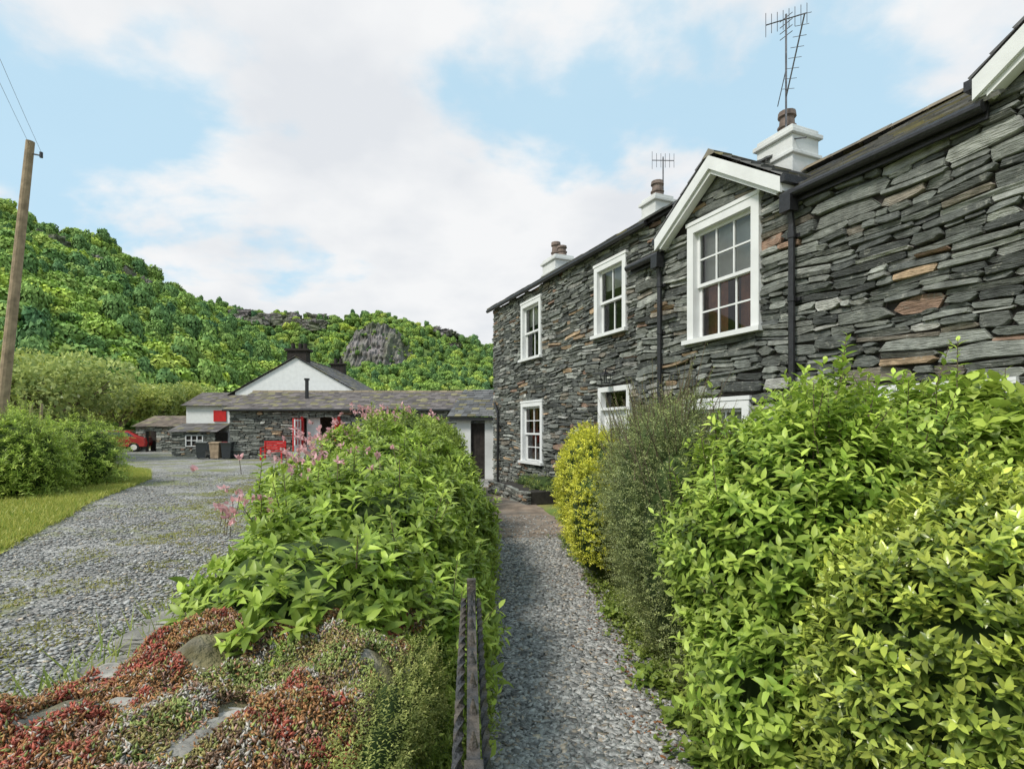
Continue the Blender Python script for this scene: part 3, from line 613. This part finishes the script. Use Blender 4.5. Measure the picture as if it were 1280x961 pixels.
def car(x,y,rot,paint):
    C=empty('parked_car',(x,y,0),rot)
    prof=[(-2.0,.35),(-2.05,.7),(-1.9,.88),(-1.05,.98),(-.45,1.42),(.9,1.46),(1.6,1.05),(1.98,.95),(2.05,.6),(2.0,.35)]
    mb=MB(); n=len(prof); vs=[]
    for yy in (-.82,-.7,.7,.82):
        for (a,z) in prof:
            k=.94 if abs(yy)>.8 else 1
            sh=.14 if z>1.1 else 0
            vs.append((a*k,yy-(math.copysign(sh,yy) if abs(yy)>.8 else 0),.35+(z-.35)*(.97 if abs(yy)>.8 else 1)))
    fs=[(r*n+i,r*n+(i+1)%n,(r+1)*n+(i+1)%n,(r+1)*n+i) for r in range(3) for i in range(n)]+[tuple(range(n))[::-1],tuple(range(3*n,4*n))]
    mb.add(vs,fs); mb.obj('body',paint,C,bevel=.03)
    mb=MB()
    for sg in (-1,1):
        y0=sg*.83; y1=sg*.70
        mb.add([(-.85,y0,1.02),(1.3,y0,1.05),(.85,y1,1.36),(-.4,y1,1.34)],[(0,1,2,3)])
    mb.add([(-1.08,-.6,1.0),(-1.08,.6,1.0),(-.5,.55,1.4),(-.5,-.55,1.4)],[(0,1,2,3)]); mb.add([(1.66,-.6,1.05),(1.66,.6,1.05),(1.0,.55,1.43),(1.0,-.55,1.43)],[(0,1,2,3)])
    mb.obj('windows',M['carglass'],C)
    mb=MB()
    for a in (-1.3,1.3):
        for b in (-.84,.64): mb.cyl((a,b,.31),(a,b+.2,.31),.31,n=20)
    mb.obj('tyres',M['tyre'],C)
    mb=MB()
    for a in (-1.3,1.3):
        for b in (-.85,.84): mb.cyl((a,b,.31),(a,b+.012,.31),.19,n=16)
    for b in (-.6,.45): mb.box(-2.07,-2.0,b,b+.18,.62,.74)
    mb.obj('hubs_and_lights',M['blind'],C)
car(-27.0,37.0,.35,M['carred']); car(-31.6,42,.3,M['carwhite'])
# ------------------------------------------------------------ pole and wires
P_=empty('utility_pole'); mb=MB(); mb.cyl((-14.3,15,-.1),(-13.28,15,9.5),.15,.1,12); mb.obj('pole',M['wood'],P_)
mb=MB(); mb.cyl((-13.2,15,9.15),(-12.95,15,9.1),.02); mb.cyl((-12.98,15,9.05),(-12.98,15,9.2),.04); mb.obj('insulator',M['black'],P_)
def wire(mb,a,b,sag,n=14):
    a=Vector(a);b=Vector(b); pp=[a.lerp(b,i/n)-Vector((0,0,sag*4*(i/n)*(1-i/n))) for i in range(n+1)]
    for i in range(n): mb.cyl(pp[i],pp[i+1],.004,n=4)
mb=MB(); wire(mb,(-13.3,15,9.4),(-2.5,-3,12.5),.5); wire(mb,(-12.98,15,9.2),(-2.1,-3,12.3),.5); mb.obj('overhead_wires',M['black'])
mb=MB()
for i in range(5):
    x=-15.6+i*.3; mb.cyl((x,16.5+U(-.3,.3),0),(x+U(-.1,.25),16.5,2.2+U(-.1,.2)),.05,.04,7)
mb.obj('wooden_stakes',M['wood'])
# ------------------------------------------------------------ garden wall (left)
G=empty('dry_stone_wall')
def wallface(pts,h,prot=.06,nm='stones'):
    for (a,b) in zip(pts[:-1],pts[1:]):
        a=Vector((*a,0));b=Vector((*b,0)); l=(b-a).length
        mb=MB(); stonewall(mb,0,l,0,h,hr=(.05,.12),lr=(.14,.42),prot=prot); o=mb.obj(nm,M['stone'],G); o.location=a; o.rotation_euler=(0,0,math.atan2(b.y-a.y,b.x-a.x))
wallface([(-.42,-.5),(-.42,3),(-.6,7),(-1.2,14)],.8,nm='path_face')
wallface([(-1.9,14),(-1.55,7),(-1.32,3),(-1.3,-.5)],.8,nm='drive_face')
mb=MB()
for (y0,y1,a0,a1,b0,b1) in ((-.5,3,-.47,-.47,-1.25,-1.27),(3,7,-.47,-.65,-1.27,-1.5),(7,14,-.65,-1.25,-1.5,-1.85)):
    mb.add([(a0,y0,0),(a1,y1,0),(b1,y1,0),(b0,y0,0),(a0,y0,.8),(a1,y1,.8),(b1,y1,.8),(b0,y0,.8)],[(4,5,6,7),(0,1,5,4),(1,2,6,5),(2,3,7,6),(3,0,4,7)])
mb.obj('core',M['mortar'],G)
mb=MB()
def rockblob(mb,c,r,seed,col,nu=20,nv=12,pw=.5,a1=.35,a2=.2):
    vs=[];fs=[]
    for j in range(nv+1):
        th=math.pi*j/nv
        for i in range(nu):
            ph=2*math.pi*i/nu; d=Vector((math.sin(th)*math.cos(ph),math.sin(th)*math.sin(ph),math.cos(th)))
            d2=Vector([math.copysign(abs(q)**pw,q) for q in d])
            k=1+a1*noise.noise(d*1.6+Vector((seed,seed*2,0)))+a2*noise.noise(d*5+Vector((seed,0,0)))
            vs.append((c[0]+d2.x*r[0]*k,c[1]+d2.y*r[1]*k,c[2]+d2.z*r[2]*k))
    for j in range(nv):
        for i in range(nu): fs.append((j*nu+i,(j+1)*nu+i,(j+1)*nu+(i+1)%nu,j*nu+(i+1)%nu))
    mb.add(vs,fs,col)
for i in range(76):
    y=U(.5,2.9) if i<52 else U(2.9,8); k=U(.8,1.4); edge=random.random()<.5
    x=(random.choice((-1.3,-.46)) if edge else U(-1.2,-.5))-.03*y
    rockblob(mb,(x+U(-.03,.03),y,(.77 if edge else .82)+U(-.02,.05)),(U(.06,.13),U(.06,.12),U(.02,.045)),i*3.7,(.27*k,.255*k,.225*k))
mb.obj('cope_stones',M['stone'],G)
def mound(x,y):
    ex=min(1,max(0,(x+1.36)/.16))*min(1,max(0,(-.36-x)/.2))
    return .76+.13*ex**.5+.07*noise.noise(Vector((x*3.5,y*3.5,0)))+.045*noise.noise(Vector((x*9,y*9,3)))
ns=125000
X=rng.uniform(-1.38,-.36,ns); Yy=rng.uniform(.6,2.5,ns)
pts=[];cols=[];szs=[]
pal={'red':(.37,.095,.06),'pink':(.45,.27,.2),'rust':(.38,.19,.075),'green':(.24,.29,.08),'grey':(.48,.44,.38),'brown':(.2,.125,.075),'moss':(.3,.26,.09)}
for i in range(ns):
    x=X[i];y=Yy[i]
    a=noise.noise(Vector((x*3.2+5,y*3.2,1))); b=noise.noise(Vector((x*7,y*7,7))); c=noise.noise(Vector((x*22,y*22,2)))
    v=noise.noise(Vector((x*5+9,y*5,4)))
    if v<-.33+.15*c: continue
    a=a+.35*c-.12*(x+.9)-.03
    if a>.2: nm='red' if b+.4*c>-.02 else 'rust'
    elif a>-.02: nm='rust' if b+.4*c>-.1 else 'pink'
    elif a>-.24: nm='brown' if b>.15 else ('grey' if c>-.1 else 'rust')
    else: nm='moss' if b>0 else 'green'
    if rng.random()<.36: nm=('green','pink','rust','brown','grey','moss')[int(rng.integers(6))]
    k=rng.uniform(.45,1.4)
    pts.append((x,y,mound(x,y)+rng.uniform(-.014,.018)+.022*max(0,c))); cols.append(tuple(q*k for q in pal[nm])); szs.append(rng.uniform(.0026,.0055)*(1.15 if nm in('red','green') else 1))
pts=np.array(pts);cols=np.array(cols);szs=np.array(szs); n=len(pts)
T=np.array([(1,0,0),(-1,0,0),(0,1,0),(0,-1,0),(0,0,1),(0,0,-1)],float); Ft=np.array([(0,2,4),(2,1,4),(1,3,4),(3,0,4),(2,0,5),(1,2,5),(3,1,5),(0,3,5)])
dirs=nrm(rng.normal(size=(n,3))+np.array([0,0,1.0])); a=nrm(np.cross(dirs,rng.normal(size=(n,3)))); b=np.cross(dirs,a)
V=pts[:,None,:]+szs[:,None,None]*(T[None,:,0,None]*a[:,None,:]*.65+T[None,:,1,None]*b[:,None,:]*.65+T[None,:,2,None]*dirs[:,None,:]*2.0)
Sd=empty('stonecrop_plants'); npmesh('stonecrop_rosettes',V.reshape(-1,3),[(Ft[None]+(np.arange(n)*6)[:,None,None]).reshape(-1,3)],M['sedum'],np.repeat(cols,6,0),Sd,smooth=True)
mb=MB(); nx,ny=60,110; vs=[];fs=[]
for j in range(ny+1):
    for i in range(nx+1):
        x=-1.38+1.04*i/nx; y=.2+2.6*j/ny; vs.append((x,y,mound(x,y)-.012))
for j in range(ny):
    for i in range(nx): fs.append((j*(nx+1)+i,j*(nx+1)+i+1,(j+1)*(nx+1)+i+1,(j+1)*(nx+1)+i))
mb.add(vs,fs,(.2,.185,.15)); mb.obj('mossy_soil',mat('mossy_top',(.3,.28,.24),.95,ns=14,nv=.5,bump=1,bs=60,col2=(.16,.14,.07)),Sd,smooth=True)
# ------------------------------------------------------------ iron gate
Gt=empty('iron_gate',(-.07,1.0,-.03),math.radians(90+4.5))
mb=MB(); LG=1.22
def twist(mb,p0,p1,r,n=40):
    p0=Vector(p0);p1=Vector(p1);d=(p1-p0); a=d.normalized().orthogonal().normalized(); b=d.normalized().cross(a); vs=[];fs=[]
    for i in range(n+1):
        c=p0+d*i/n
        for k in range(4):
            t=math.pi/2*k+i*.5; vs.append(c+(a*math.cos(t)+b*math.sin(t))*r)
    for i in range(n):
        for k in range(4): fs.append((i*4+k,i*4+(k+1)%4,(i+1)*4+(k+1)%4,(i+1)*4+k))
    mb.add(vs,fs)
mb.box(0,LG,-.014,.014,.93,.965); mb.box(0,LG,-.01,.01,.12,.15); mb.box(0,LG,-.01,.01,.78,.80); mb.box(0,.035,-.018,.018,.05,1.0); mb.box(LG-.03,LG,-.018,.018,.05,1.02)
for i in range(1,9): 
    x=LG*i/9; twist(mb,(x,0,.15),(x,0,.93),.014)
    mb.cyl((x,0,.965),(x,0,1.0),.011,.002,6)
twist(mb,(0,.035,.9),(LG,.03,.93),.013,60); twist(mb,(0,-.03,.9),(LG,-.03,.93),.011,60)
mb.obj('bars_and_frame',M['rust_iron'],Gt)
# ------------------------------------------------------------ shrubs
Bk=[(-.85,2.35,.88,.5,.6,.33),(-.95,3.3,.95,.66,.8,.42),(-1.2,4.6,1.0,.82,.95,.47),(-1.4,6.2,1.1,.9,1.1,.56),(-.42,3.1,.45,.3,1.15,.5),(-.6,5.4,.5,.42,1.6,.6),(-1.0,7.8,.6,.5,1.4,.7)]
shrub('climbing_shrub',Bk,8600,.22,11,.088,.37,(.17,.29,.045),(.5,.68,.14),droop=.4,upd=.45,bend=.75,cv=.32,lump=.24,sprays=170,spl=.3,jit=.5)
shrub('rhododendron_bush',[(-1.75,8.2,1.15,.95,1.2,.68),(-1.8,10.4,1.15,.85,1.5,.66),(-1.85,12.8,1.0,.7,1.3,.66)],3600,.2,10,.09,.4,(.16,.26,.05),(.46,.62,.14),lump=.18,sprays=80,spl=.3)
shrub('wall_ferns',[(-.36,2.1,.42,.16,.7,.4),(-.42,1.6,.55,.12,.5,.26),(-.3,2.8,.25,.2,.8,.28),(-.34,1.2,.4,.1,.4,.3)],2000,.16,14,.03,.4,(.12,.2,.04),(.34,.44,.1),simple=True,cores=0,upd=.6,bend=.3)
shrub('heath_plants',[(-.38,1.5,.74,.12,.45,.15),(-.36,1.85,.66,.13,.3,.2),(-.42,1.1,.76,.1,.35,.12),(-.62,2.0,.82,.14,.2,.1)],2600,.08,14,.013,.4,(.22,.3,.08),(.55,.6,.22),simple=True,cores=.6,upd=1.2,bend=0,stems=False,lump=.3,jit=.6)
shrub('moss_cushions',[(-1.2,2.1,.82,.14,.25,.07),(-.95,2.45,.84,.2,.2,.08)],900,.03,14,.008,.4,(.26,.19,.06),(.45,.38,.12),simple=True,cores=.9,upd=.8,bend=0,stems=False)
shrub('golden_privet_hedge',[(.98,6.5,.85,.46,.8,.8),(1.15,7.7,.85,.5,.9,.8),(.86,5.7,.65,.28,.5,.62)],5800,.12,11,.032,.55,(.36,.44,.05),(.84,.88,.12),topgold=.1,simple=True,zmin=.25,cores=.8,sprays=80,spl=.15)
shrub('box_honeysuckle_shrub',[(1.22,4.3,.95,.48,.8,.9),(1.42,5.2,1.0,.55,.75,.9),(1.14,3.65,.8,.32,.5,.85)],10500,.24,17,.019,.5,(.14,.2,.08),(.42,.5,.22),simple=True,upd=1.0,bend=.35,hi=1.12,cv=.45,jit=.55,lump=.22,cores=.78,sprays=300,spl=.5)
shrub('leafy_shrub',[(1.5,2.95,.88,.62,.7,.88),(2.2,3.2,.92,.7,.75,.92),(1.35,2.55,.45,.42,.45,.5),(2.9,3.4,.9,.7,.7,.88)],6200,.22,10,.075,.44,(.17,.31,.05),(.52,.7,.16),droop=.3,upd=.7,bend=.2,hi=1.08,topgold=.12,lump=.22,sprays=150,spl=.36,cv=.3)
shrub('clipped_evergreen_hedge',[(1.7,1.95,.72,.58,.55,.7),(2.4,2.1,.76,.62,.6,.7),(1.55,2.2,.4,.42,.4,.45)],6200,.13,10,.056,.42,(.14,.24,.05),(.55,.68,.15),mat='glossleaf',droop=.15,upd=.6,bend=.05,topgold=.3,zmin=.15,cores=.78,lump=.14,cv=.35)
shrub('lime_climber',[(2.75,3.3,1.35,.5,.5,.5)],350,.4,9,.13,.7,(.2,.32,.06),(.45,.6,.12),droop=.3,cores=0,upd=.8)
shrub('bed_plants',[(.75,12.4,.3,.5,.8,.28),(1.2,11.5,.35,.4,.6,.3),(.35,13.2,.3,.3,.5,.22)],420,.15,9,.05,.4,(.12,.2,.04),(.38,.46,.13),stems=False)
n=1600; Yy=rng.uniform(2.6,8,n); side=rng.random(n)<.6; Xx=np.where(side,np.interp(Yy,[2,6,9],[.95,.9,.72])+rng.normal(0,.07,n),np.interp(Yy,[2,7,9],[-.26,-.42,-.6])+rng.normal(0,.06,n))
P0=np.stack([Xx,Yy,np.zeros(n)],1); D0=nrm(rng.normal(0,.5,(n,3))+np.array([0,0,1]))
leaves('path_edge_weeds',*shoots(P0,D0,.1*rng.uniform(.4,1.3,n),6,.04,.6,(.12,.2,.04),(.32,.42,.1)),M['leaf'])
k=[(.93,2.55),(.9,3.4),(.86,4.6),(-.25,3.2),(.96,2.9)]; n=len(k)*30; kk=np.array(k)[np.repeat(np.arange(len(k)),30)]
P0=np.concatenate([kk+rng.normal(0,.07,(n,2)),np.zeros((n,1))],1); leaves('broadleaf_weeds',*shoots(P0,nrm(rng.normal(0,.5,(n,3))+np.array([-.2,0,1])),.16*rng.uniform(.4,1.2,n),5,.065,.7,(.14,.25,.05),(.34,.46,.1)),M['leaf'])
n=420; Yy=rng.uniform(2.1,6,n); Xx=np.interp(Yy,[2,6],[.85,.85])-np.abs(rng.normal(0,.12,n)); leaves('fallen_leaves',np.stack([Xx,Yy,np.full(n,.015)],1),rng.normal(size=(n,3))*np.array([1,1,.15]),np.tile([0,0,1.],(n,1))+rng.normal(0,.3,(n,3)),.028*rng.uniform(.5,1.3,n),.5,np.array((.34,.16,.08))*rng.uniform(.5,1.3,(n,1)),M['leaf'])
def flowers(name,c,r,n,s,col,st=.1):
    e=empty(name); c=np.array(c);k=c+rng.normal(size=(n,3))*np.array(r)
    idx=np.repeat(np.arange(n),6); P=k[idx]+rng.normal(0,s*.15,(n*6,3)); D=nrm(rng.normal(size=(n*6,3))+np.array([-.2,-.6,.5])); C=np.array(col)*rng.uniform(.7,1.2,(n*6,1))
    leaves('petals',P,D,D[:,[1,2,0]],s*rng.uniform(.7,1.2,n*6),.6,C,M['leaf'],parent=e,lf=.95)
    mb=MB()
    for i in range(min(n,10)): mb.cyl(k[i],k[i]-np.array([U(-.03,.03),U(-.03,.03),st]),.002,n=4)
    mb.obj('stalks',M['bark'],e)
PK=(.82,.48,.5)
flowers('pink_azalea_flowers',(-2.05,6.2,1.45),(.2,.35,.1),110,.05,PK)
flowers('pink_azalea_flowers',(-1.6,4.2,1.36),(.25,.35,.05),34,.045,PK)
flowers('pink_azalea_flowers',(-1.47,3.0,1.14),(.08,.12,.06),20,.035,PK)
flowers('pink_azalea_flowers',(-1.9,8.2,1.82),(.35,.4,.06),70,.05,PK)
flowers('pink_azalea_flowers',(-.85,3.2,1.42),(.15,.2,.03),6,.035,PK)
def tufts(name,X,Y,Z,nb,h,w,cA,cB,lean=.5):
    m=len(X); P=np.repeat(np.stack([X,Y,Z],1),nb,0)+np.concatenate([rng.normal(0,.03,(m*nb,2)),np.zeros((m*nb,1))],1)
    D=nrm(np.concatenate([rng.normal(0,lean,(m*nb,2)),np.ones((m*nb,1))],1)); q=rng.random((m*nb,1)); C=np.array(cA)*(1-q)+np.array(cB)*q
    Nn=np.cross(D,nrm(rng.normal(size=D.shape))); LL=h*rng.uniform(.4,1.2,m*nb)
    return leaves(name,P,D,Nn,LL,w/np.maximum(LL,.01),C,M['leaf'],droop=.3,simple=True)
n=110; Y=rng.uniform(1.5,4.2,n); tufts('wall_grass_tufts',rng.uniform(-1.5,-1.22,n),Y,np.full(n,.7),16,.2,.008,(.16,.26,.05),(.42,.5,.16),lean=.6)
n=11000; Y=rng.uniform(5.5,26,n); le=np.interp(Y,[p[1] for p in LE],[p[0] for p in LE]); X=le-np.abs(rng.normal(0,1.6,n))+.2
tufts('verge_grass',X,Y,np.zeros(n),7,.14,.018,(.24,.36,.06),(.58,.6,.18))
n=5200; Y=rng.uniform(2.5,18,n); le=np.interp(Y,[p[1] for p in LE],[p[0] for p in LE]); X=le*.6-.5+rng.normal(0,.7,n); k=blobfield(np.stack([X*.6,Y*.45,X*0+1],1))>.02
tufts('drive_moss_grass',X[k],Y[k],np.zeros(k.sum()),7,.028,.013,(.24,.28,.08),(.42,.42,.15),lean=.9)
n=700; Y=rng.uniform(2,14,n); tufts('wall_foot_grass',np.interp(Y,[2,7,14],[-1.45,-1.75,-2.3])+rng.normal(0,.1,n),Y,np.zeros(n),10,.25,.014,(.18,.32,.05),(.42,.5,.12))
shrub('arching_fern_bush',[(-11.6,12.6,.8,1.2,1.1,1.2),(-13.5,12.5,.8,1.3,1.3,1.3)],2800,.6,18,.13,.2,(.2,.34,.05),(.6,.78,.18),simple=True,upd=1.1,bend=.6,stems=False,sprays=120,spl=.7,lump=.2)
shrub('arching_fern_bush',[(-12.0,15,.8,1.2,1.2,1.15),(-14.4,15.6,.9,1.5,1.4,1.3)],2600,.6,18,.13,.2,(.2,.34,.05),(.6,.78,.18),simple=True,upd=1.1,bend=.6,stems=False,sprays=120,spl=.7,lump=.2)
# ------------------------------------------------------------ trees
def tree(name,x,y,h,r,cA,cB,nl=9000,ls=.28):
    e=empty(name,(x,y,0)); mb=MB(); tips=[]
    mb.cyl((0,0,-.1),(.1,0,h*.45),r*.07,r*.05,9)
    for i in range(9):
        a=i*2.4+U(0,.5); z0=h*U(.25,.45); p=Vector((.1,0,z0)); q=Vector((math.cos(a)*r*U(.4,.8),math.sin(a)*r*U(.4,.8),h*U(.5,.85)))
        m_=p.lerp(q,.5)+Vector((0,0,h*.04)); mb.cyl(p,m_,r*.035,r*.025,6); mb.cyl(m_,q,r*.025,r*.01,6); tips.append(q)
        for k in range(3):
            s=q+Vector((U(-1,1)*r*.4,U(-1,1)*r*.4,U(-.1,1)*r*.35)); mb.cyl(q.lerp(m_,.3),s,r*.012,r*.004,5); tips.append(s)
    mb.obj('trunk_and_limbs',M['bark'],e)
    B=[(t.x,t.y,t.z,r*U(.22,.38),r*U(.22,.38),r*U(.16,.28)) for t in tips]+[(0,0,h*.62,r*.55,r*.55,h*.2)]
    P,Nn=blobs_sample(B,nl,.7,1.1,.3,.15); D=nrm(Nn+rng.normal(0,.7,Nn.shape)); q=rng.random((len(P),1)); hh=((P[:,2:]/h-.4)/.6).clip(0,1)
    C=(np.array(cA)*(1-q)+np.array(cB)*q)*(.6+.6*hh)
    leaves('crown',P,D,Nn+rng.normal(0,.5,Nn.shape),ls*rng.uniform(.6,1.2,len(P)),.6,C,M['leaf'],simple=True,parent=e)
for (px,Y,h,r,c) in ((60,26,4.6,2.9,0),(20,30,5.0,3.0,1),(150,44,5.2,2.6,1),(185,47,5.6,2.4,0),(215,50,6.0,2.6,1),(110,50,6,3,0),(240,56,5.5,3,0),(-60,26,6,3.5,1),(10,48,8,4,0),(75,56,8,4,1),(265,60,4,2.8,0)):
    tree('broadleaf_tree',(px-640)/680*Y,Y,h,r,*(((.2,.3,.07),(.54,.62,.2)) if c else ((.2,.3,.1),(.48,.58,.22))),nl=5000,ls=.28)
# ------------------------------------------------------------ hills
def W3(px,py,Y): return np.array([(px-640)/680*Y,Y,1.6+(535-py)/680*Y])
def hill(name,crest,base,seed,amp,nu=170,nv=50):
    cr=np.array([W3(*c) for c in crest]); bs=np.array([((p-640)/680*Y,Y,-1.) for p,Y in base]); p0,p1=crest[0][0],crest[-1][0]
    tt=[(c[0]-p0)/(p1-p0) for c in crest]; tb=[(c[0]-p0)/(p1-p0) for c in base]
    def pt(u,v):
        c=np.array([np.interp(u,tt,cr[:,k]) for k in range(3)]); b=np.array([np.interp(u,tb,bs[:,k]) for k in range(3)])
        if v<=1: 
            p=b+(c-b)*v; p[2]=-1+(c[2]+1)*(v**.92*(1-.12*math.sin(v*math.pi)))
        else:
            p=c+(c-b)*(v-1); p[2]=c[2]*(1-(v-1)*1.3)
        p[2]+=amp*(noise.noise(Vector((p[0],p[1],seed*100))*.012)*1.0+.5*noise.noise(Vector((p[0],p[1],seed*50))*.04))*min(1,v*2)*(1-.6*(.7<v<1.2))
        return p
    V=[pt(i/nu,1.6*j/nv) for j in range(nv+1) for i in range(nu+1)]
    F=[(j*(nu+1)+i,j*(nu+1)+i+1,(j+1)*(nu+1)+i+1,(j+1)*(nu+1)+i) for j in range(nv) for i in range(nu)]
    npmesh(name,V,[F],M['hill'],None,None,smooth=True)
    return pt,(lambda px:(px-p0)/(p1-p0))
h1,u1=hill('hill',[(-1400,230,130),(-700,190,170),(-300,205,210),(0,270,230),(60,294,240),(130,310,255),(200,350,275),(250,382,290),(320,420,310),(420,470,330),(520,505,340)],[(-1400,40),(-700,55),(-300,66),(0,72),(100,80),(200,95),(300,120),(420,170),(520,220)],1,7)
h2,u2=hill('hill',[(-300,330,560),(100,375,590),(200,376,600),(250,380,600),(300,390,610),(350,395,610),(400,404,600),(440,398,590),(490,398,590),(530,410,600),(580,426,620),(620,437,640),(700,455,660),(900,475,700),(1200,470,700),(1700,400,700),(2400,420,600)],[(-300,300),(100,320),(300,330),(500,330),(700,330),(1200,330),(1700,330),(2400,300)],2,9)
mb=MB(); nx,nz=140,62; vs=[];fs=[]
YC=470
cx0,cx1=(412-640)/680*YC,(518-640)/680*YC
def cragtop(u):
    env=max(0,math.sin(math.pi*u))**.55
    return 50+(93+3*math.sin(u*3.0)+3*noise.noise(Vector((u*5,0,3)))+2.5*noise.noise(Vector((u*14,0,3)))+1.2*noise.noise(Vector((u*40,0,3)))-50)*env
for j in range(nz+1):
    for i in range(nx+1):
        u=i/nx; x=cx0+(cx1-cx0)*u; env=max(0,math.sin(math.pi*u))**.55
        zt=cragtop(u)
        if j<=46:
            v=j/46; z=42+(zt-42)*v; y=YC-18*env+ (v**1.6)*34
        else:
            v=(j-46)/(nz-46); z=zt+(1-math.cos(v*1.5))*-2; y=YC-18*env+34+v*75
        y+=8*noise.noise(Vector((x*.07,z*.02,1)))+6*noise.noise(Vector((x*.22,z*.03,2)))+2.5*noise.noise(Vector((x*.08,z*.25,5)))+3*noise.noise(Vector((x*.6,z*.12,5)))
        vs.append((x,y,z+1.2*noise.noise(Vector((x*.3,y*.3,8)))))
for j in range(nz):
    for i in range(nx): fs.append((j*(nx+1)+i,j*(nx+1)+i+1,(j+1)*(nx+1)+i+1,(j+1)*(nx+1)+i))
mb.add(vs,fs); mb.obj('rock_crag',M['rock'])
mb=MB()
for i in range(22):
    px=U(300,410) if i<16 else U(520,590); p=h2(u2(px),U(.86,1.0)); rockblob(mb,(p[0],p[1]-4,p[2]+3),(U(5,13),U(4,7),U(2.5,6)),i*2.3,(1,1,1),nu=24,nv=16,a1=.5,a2=.5)
for i in range(9):
    p=h1(u1(U(50,190)),U(.7,.88)); rockblob(mb,(p[0],p[1]-2,p[2]+2),(U(2,5),U(2,4),U(2,4.5)),i*5.3,(1,1,1),nu=24,nv=16,a1=.5,a2=.5)
mb.obj('rock_outcrops',M['rock'])
src=bpy.data.collections.new('crown_sources')
for v_ in range(5):
    B=[(0,0,3.2,2.5,2.5,2.3)]+[(U(-1.7,1.7),U(-1.7,1.7),U(2.4,5.2),U(.9,1.7),U(.9,1.7),U(.8,1.4)) for _ in range(10)]
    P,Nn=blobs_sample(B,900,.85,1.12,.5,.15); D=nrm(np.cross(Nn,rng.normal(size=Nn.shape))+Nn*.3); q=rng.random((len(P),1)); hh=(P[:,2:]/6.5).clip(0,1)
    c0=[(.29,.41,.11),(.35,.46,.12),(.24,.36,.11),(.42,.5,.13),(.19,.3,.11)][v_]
    C=np.array(c0)*(.75+.5*q)*(.42+.8*hh**1.2)  # crown shading put into the leaf colour: darker below, lighter on top
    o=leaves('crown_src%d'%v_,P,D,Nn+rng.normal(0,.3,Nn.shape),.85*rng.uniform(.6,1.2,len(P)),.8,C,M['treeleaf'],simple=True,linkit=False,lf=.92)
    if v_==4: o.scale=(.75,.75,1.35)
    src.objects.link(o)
def woodland(name,ptf,n,smin,smax,excl=None,sink=.8):
    P=[];Sc=[];R_=[]
    while len(P)<n:
        p=ptf()
        if excl and excl(p): continue
        P.append(p-np.array([0,0,sink])); Sc.append(U(smin,smax)*random.choice((.65,.9,1,1.25))); R_.append(U(0,6.28))
    me=bpy.data.meshes.new(name); me.from_pydata([tuple(p) for p in P],[],[]); 
    a=me.attributes.new('scl','FLOAT','POINT'); a.data.foreach_set('value',Sc); a=me.attributes.new('rz','FLOAT','POINT'); a.data.foreach_set('value',R_)
    o=bpy.data.objects.new(name,me); link(o)
    ng=bpy.data.node_groups.new(name,'GeometryNodeTree'); ng.interface.new_socket('Geometry',in_out='INPUT',socket_type='NodeSocketGeometry'); ng.interface.new_socket('Geometry',in_out='OUTPUT',socket_type='NodeSocketGeometry')
    gi=ng.nodes.new('NodeGroupInput');go=ng.nodes.new('NodeGroupOutput'); ip=ng.nodes.new('GeometryNodeInstanceOnPoints'); ci=ng.nodes.new('GeometryNodeCollectionInfo')
    ci.inputs['Collection'].default_value=src; ci.inputs['Separate Children'].default_value=True; ci.inputs['Reset Children'].default_value=False
    na=ng.nodes.new('GeometryNodeInputNamedAttribute'); na.data_type='FLOAT'; na.inputs[0].default_value='scl'
    nb=ng.nodes.new('GeometryNodeInputNamedAttribute'); nb.data_type='FLOAT'; nb.inputs[0].default_value='rz'
    cx=ng.nodes.new('ShaderNodeCombineXYZ'); K=ng.links
    K.new(nb.outputs[0],cx.inputs[2]); K.new(gi.outputs[0],ip.inputs['Points']); K.new(ci.outputs[0],ip.inputs['Instance']); ip.inputs['Pick Instance'].default_value=True
    K.new(cx.outputs[0],ip.inputs['Rotation']); K.new(na.outputs[0],ip.inputs['Scale']); K.new(ip.outputs[0],go.inputs[0])
    md=o.modifiers.new('scatter','NODES'); md.node_group=ng
def ex2(p): return cx0+5<p[0]<cx1-5 and 444<p[1]<YC+30
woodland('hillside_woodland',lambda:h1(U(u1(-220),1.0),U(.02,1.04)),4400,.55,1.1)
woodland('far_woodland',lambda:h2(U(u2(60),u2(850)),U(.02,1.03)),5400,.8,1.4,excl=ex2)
def ctp():
    u=U(.04,.96); return np.array([cx0+(cx1-cx0)*u,YC+U(10,60),cragtop(u)-2.0])
woodland('crag_top_trees',ctp,130,.3,.6,sink=.5)
def cface():
    u=U(.03,.97); v=U(.0,.85)**1.4; env=math.sin(math.pi*u)**.55; return np.array([cx0+(cx1-cx0)*u,YC-18*env+v**1.6*34-1,42+(cragtop(u)-42)*v])
woodland('crag_face_bushes',cface,80,.25,.6,sink=1)
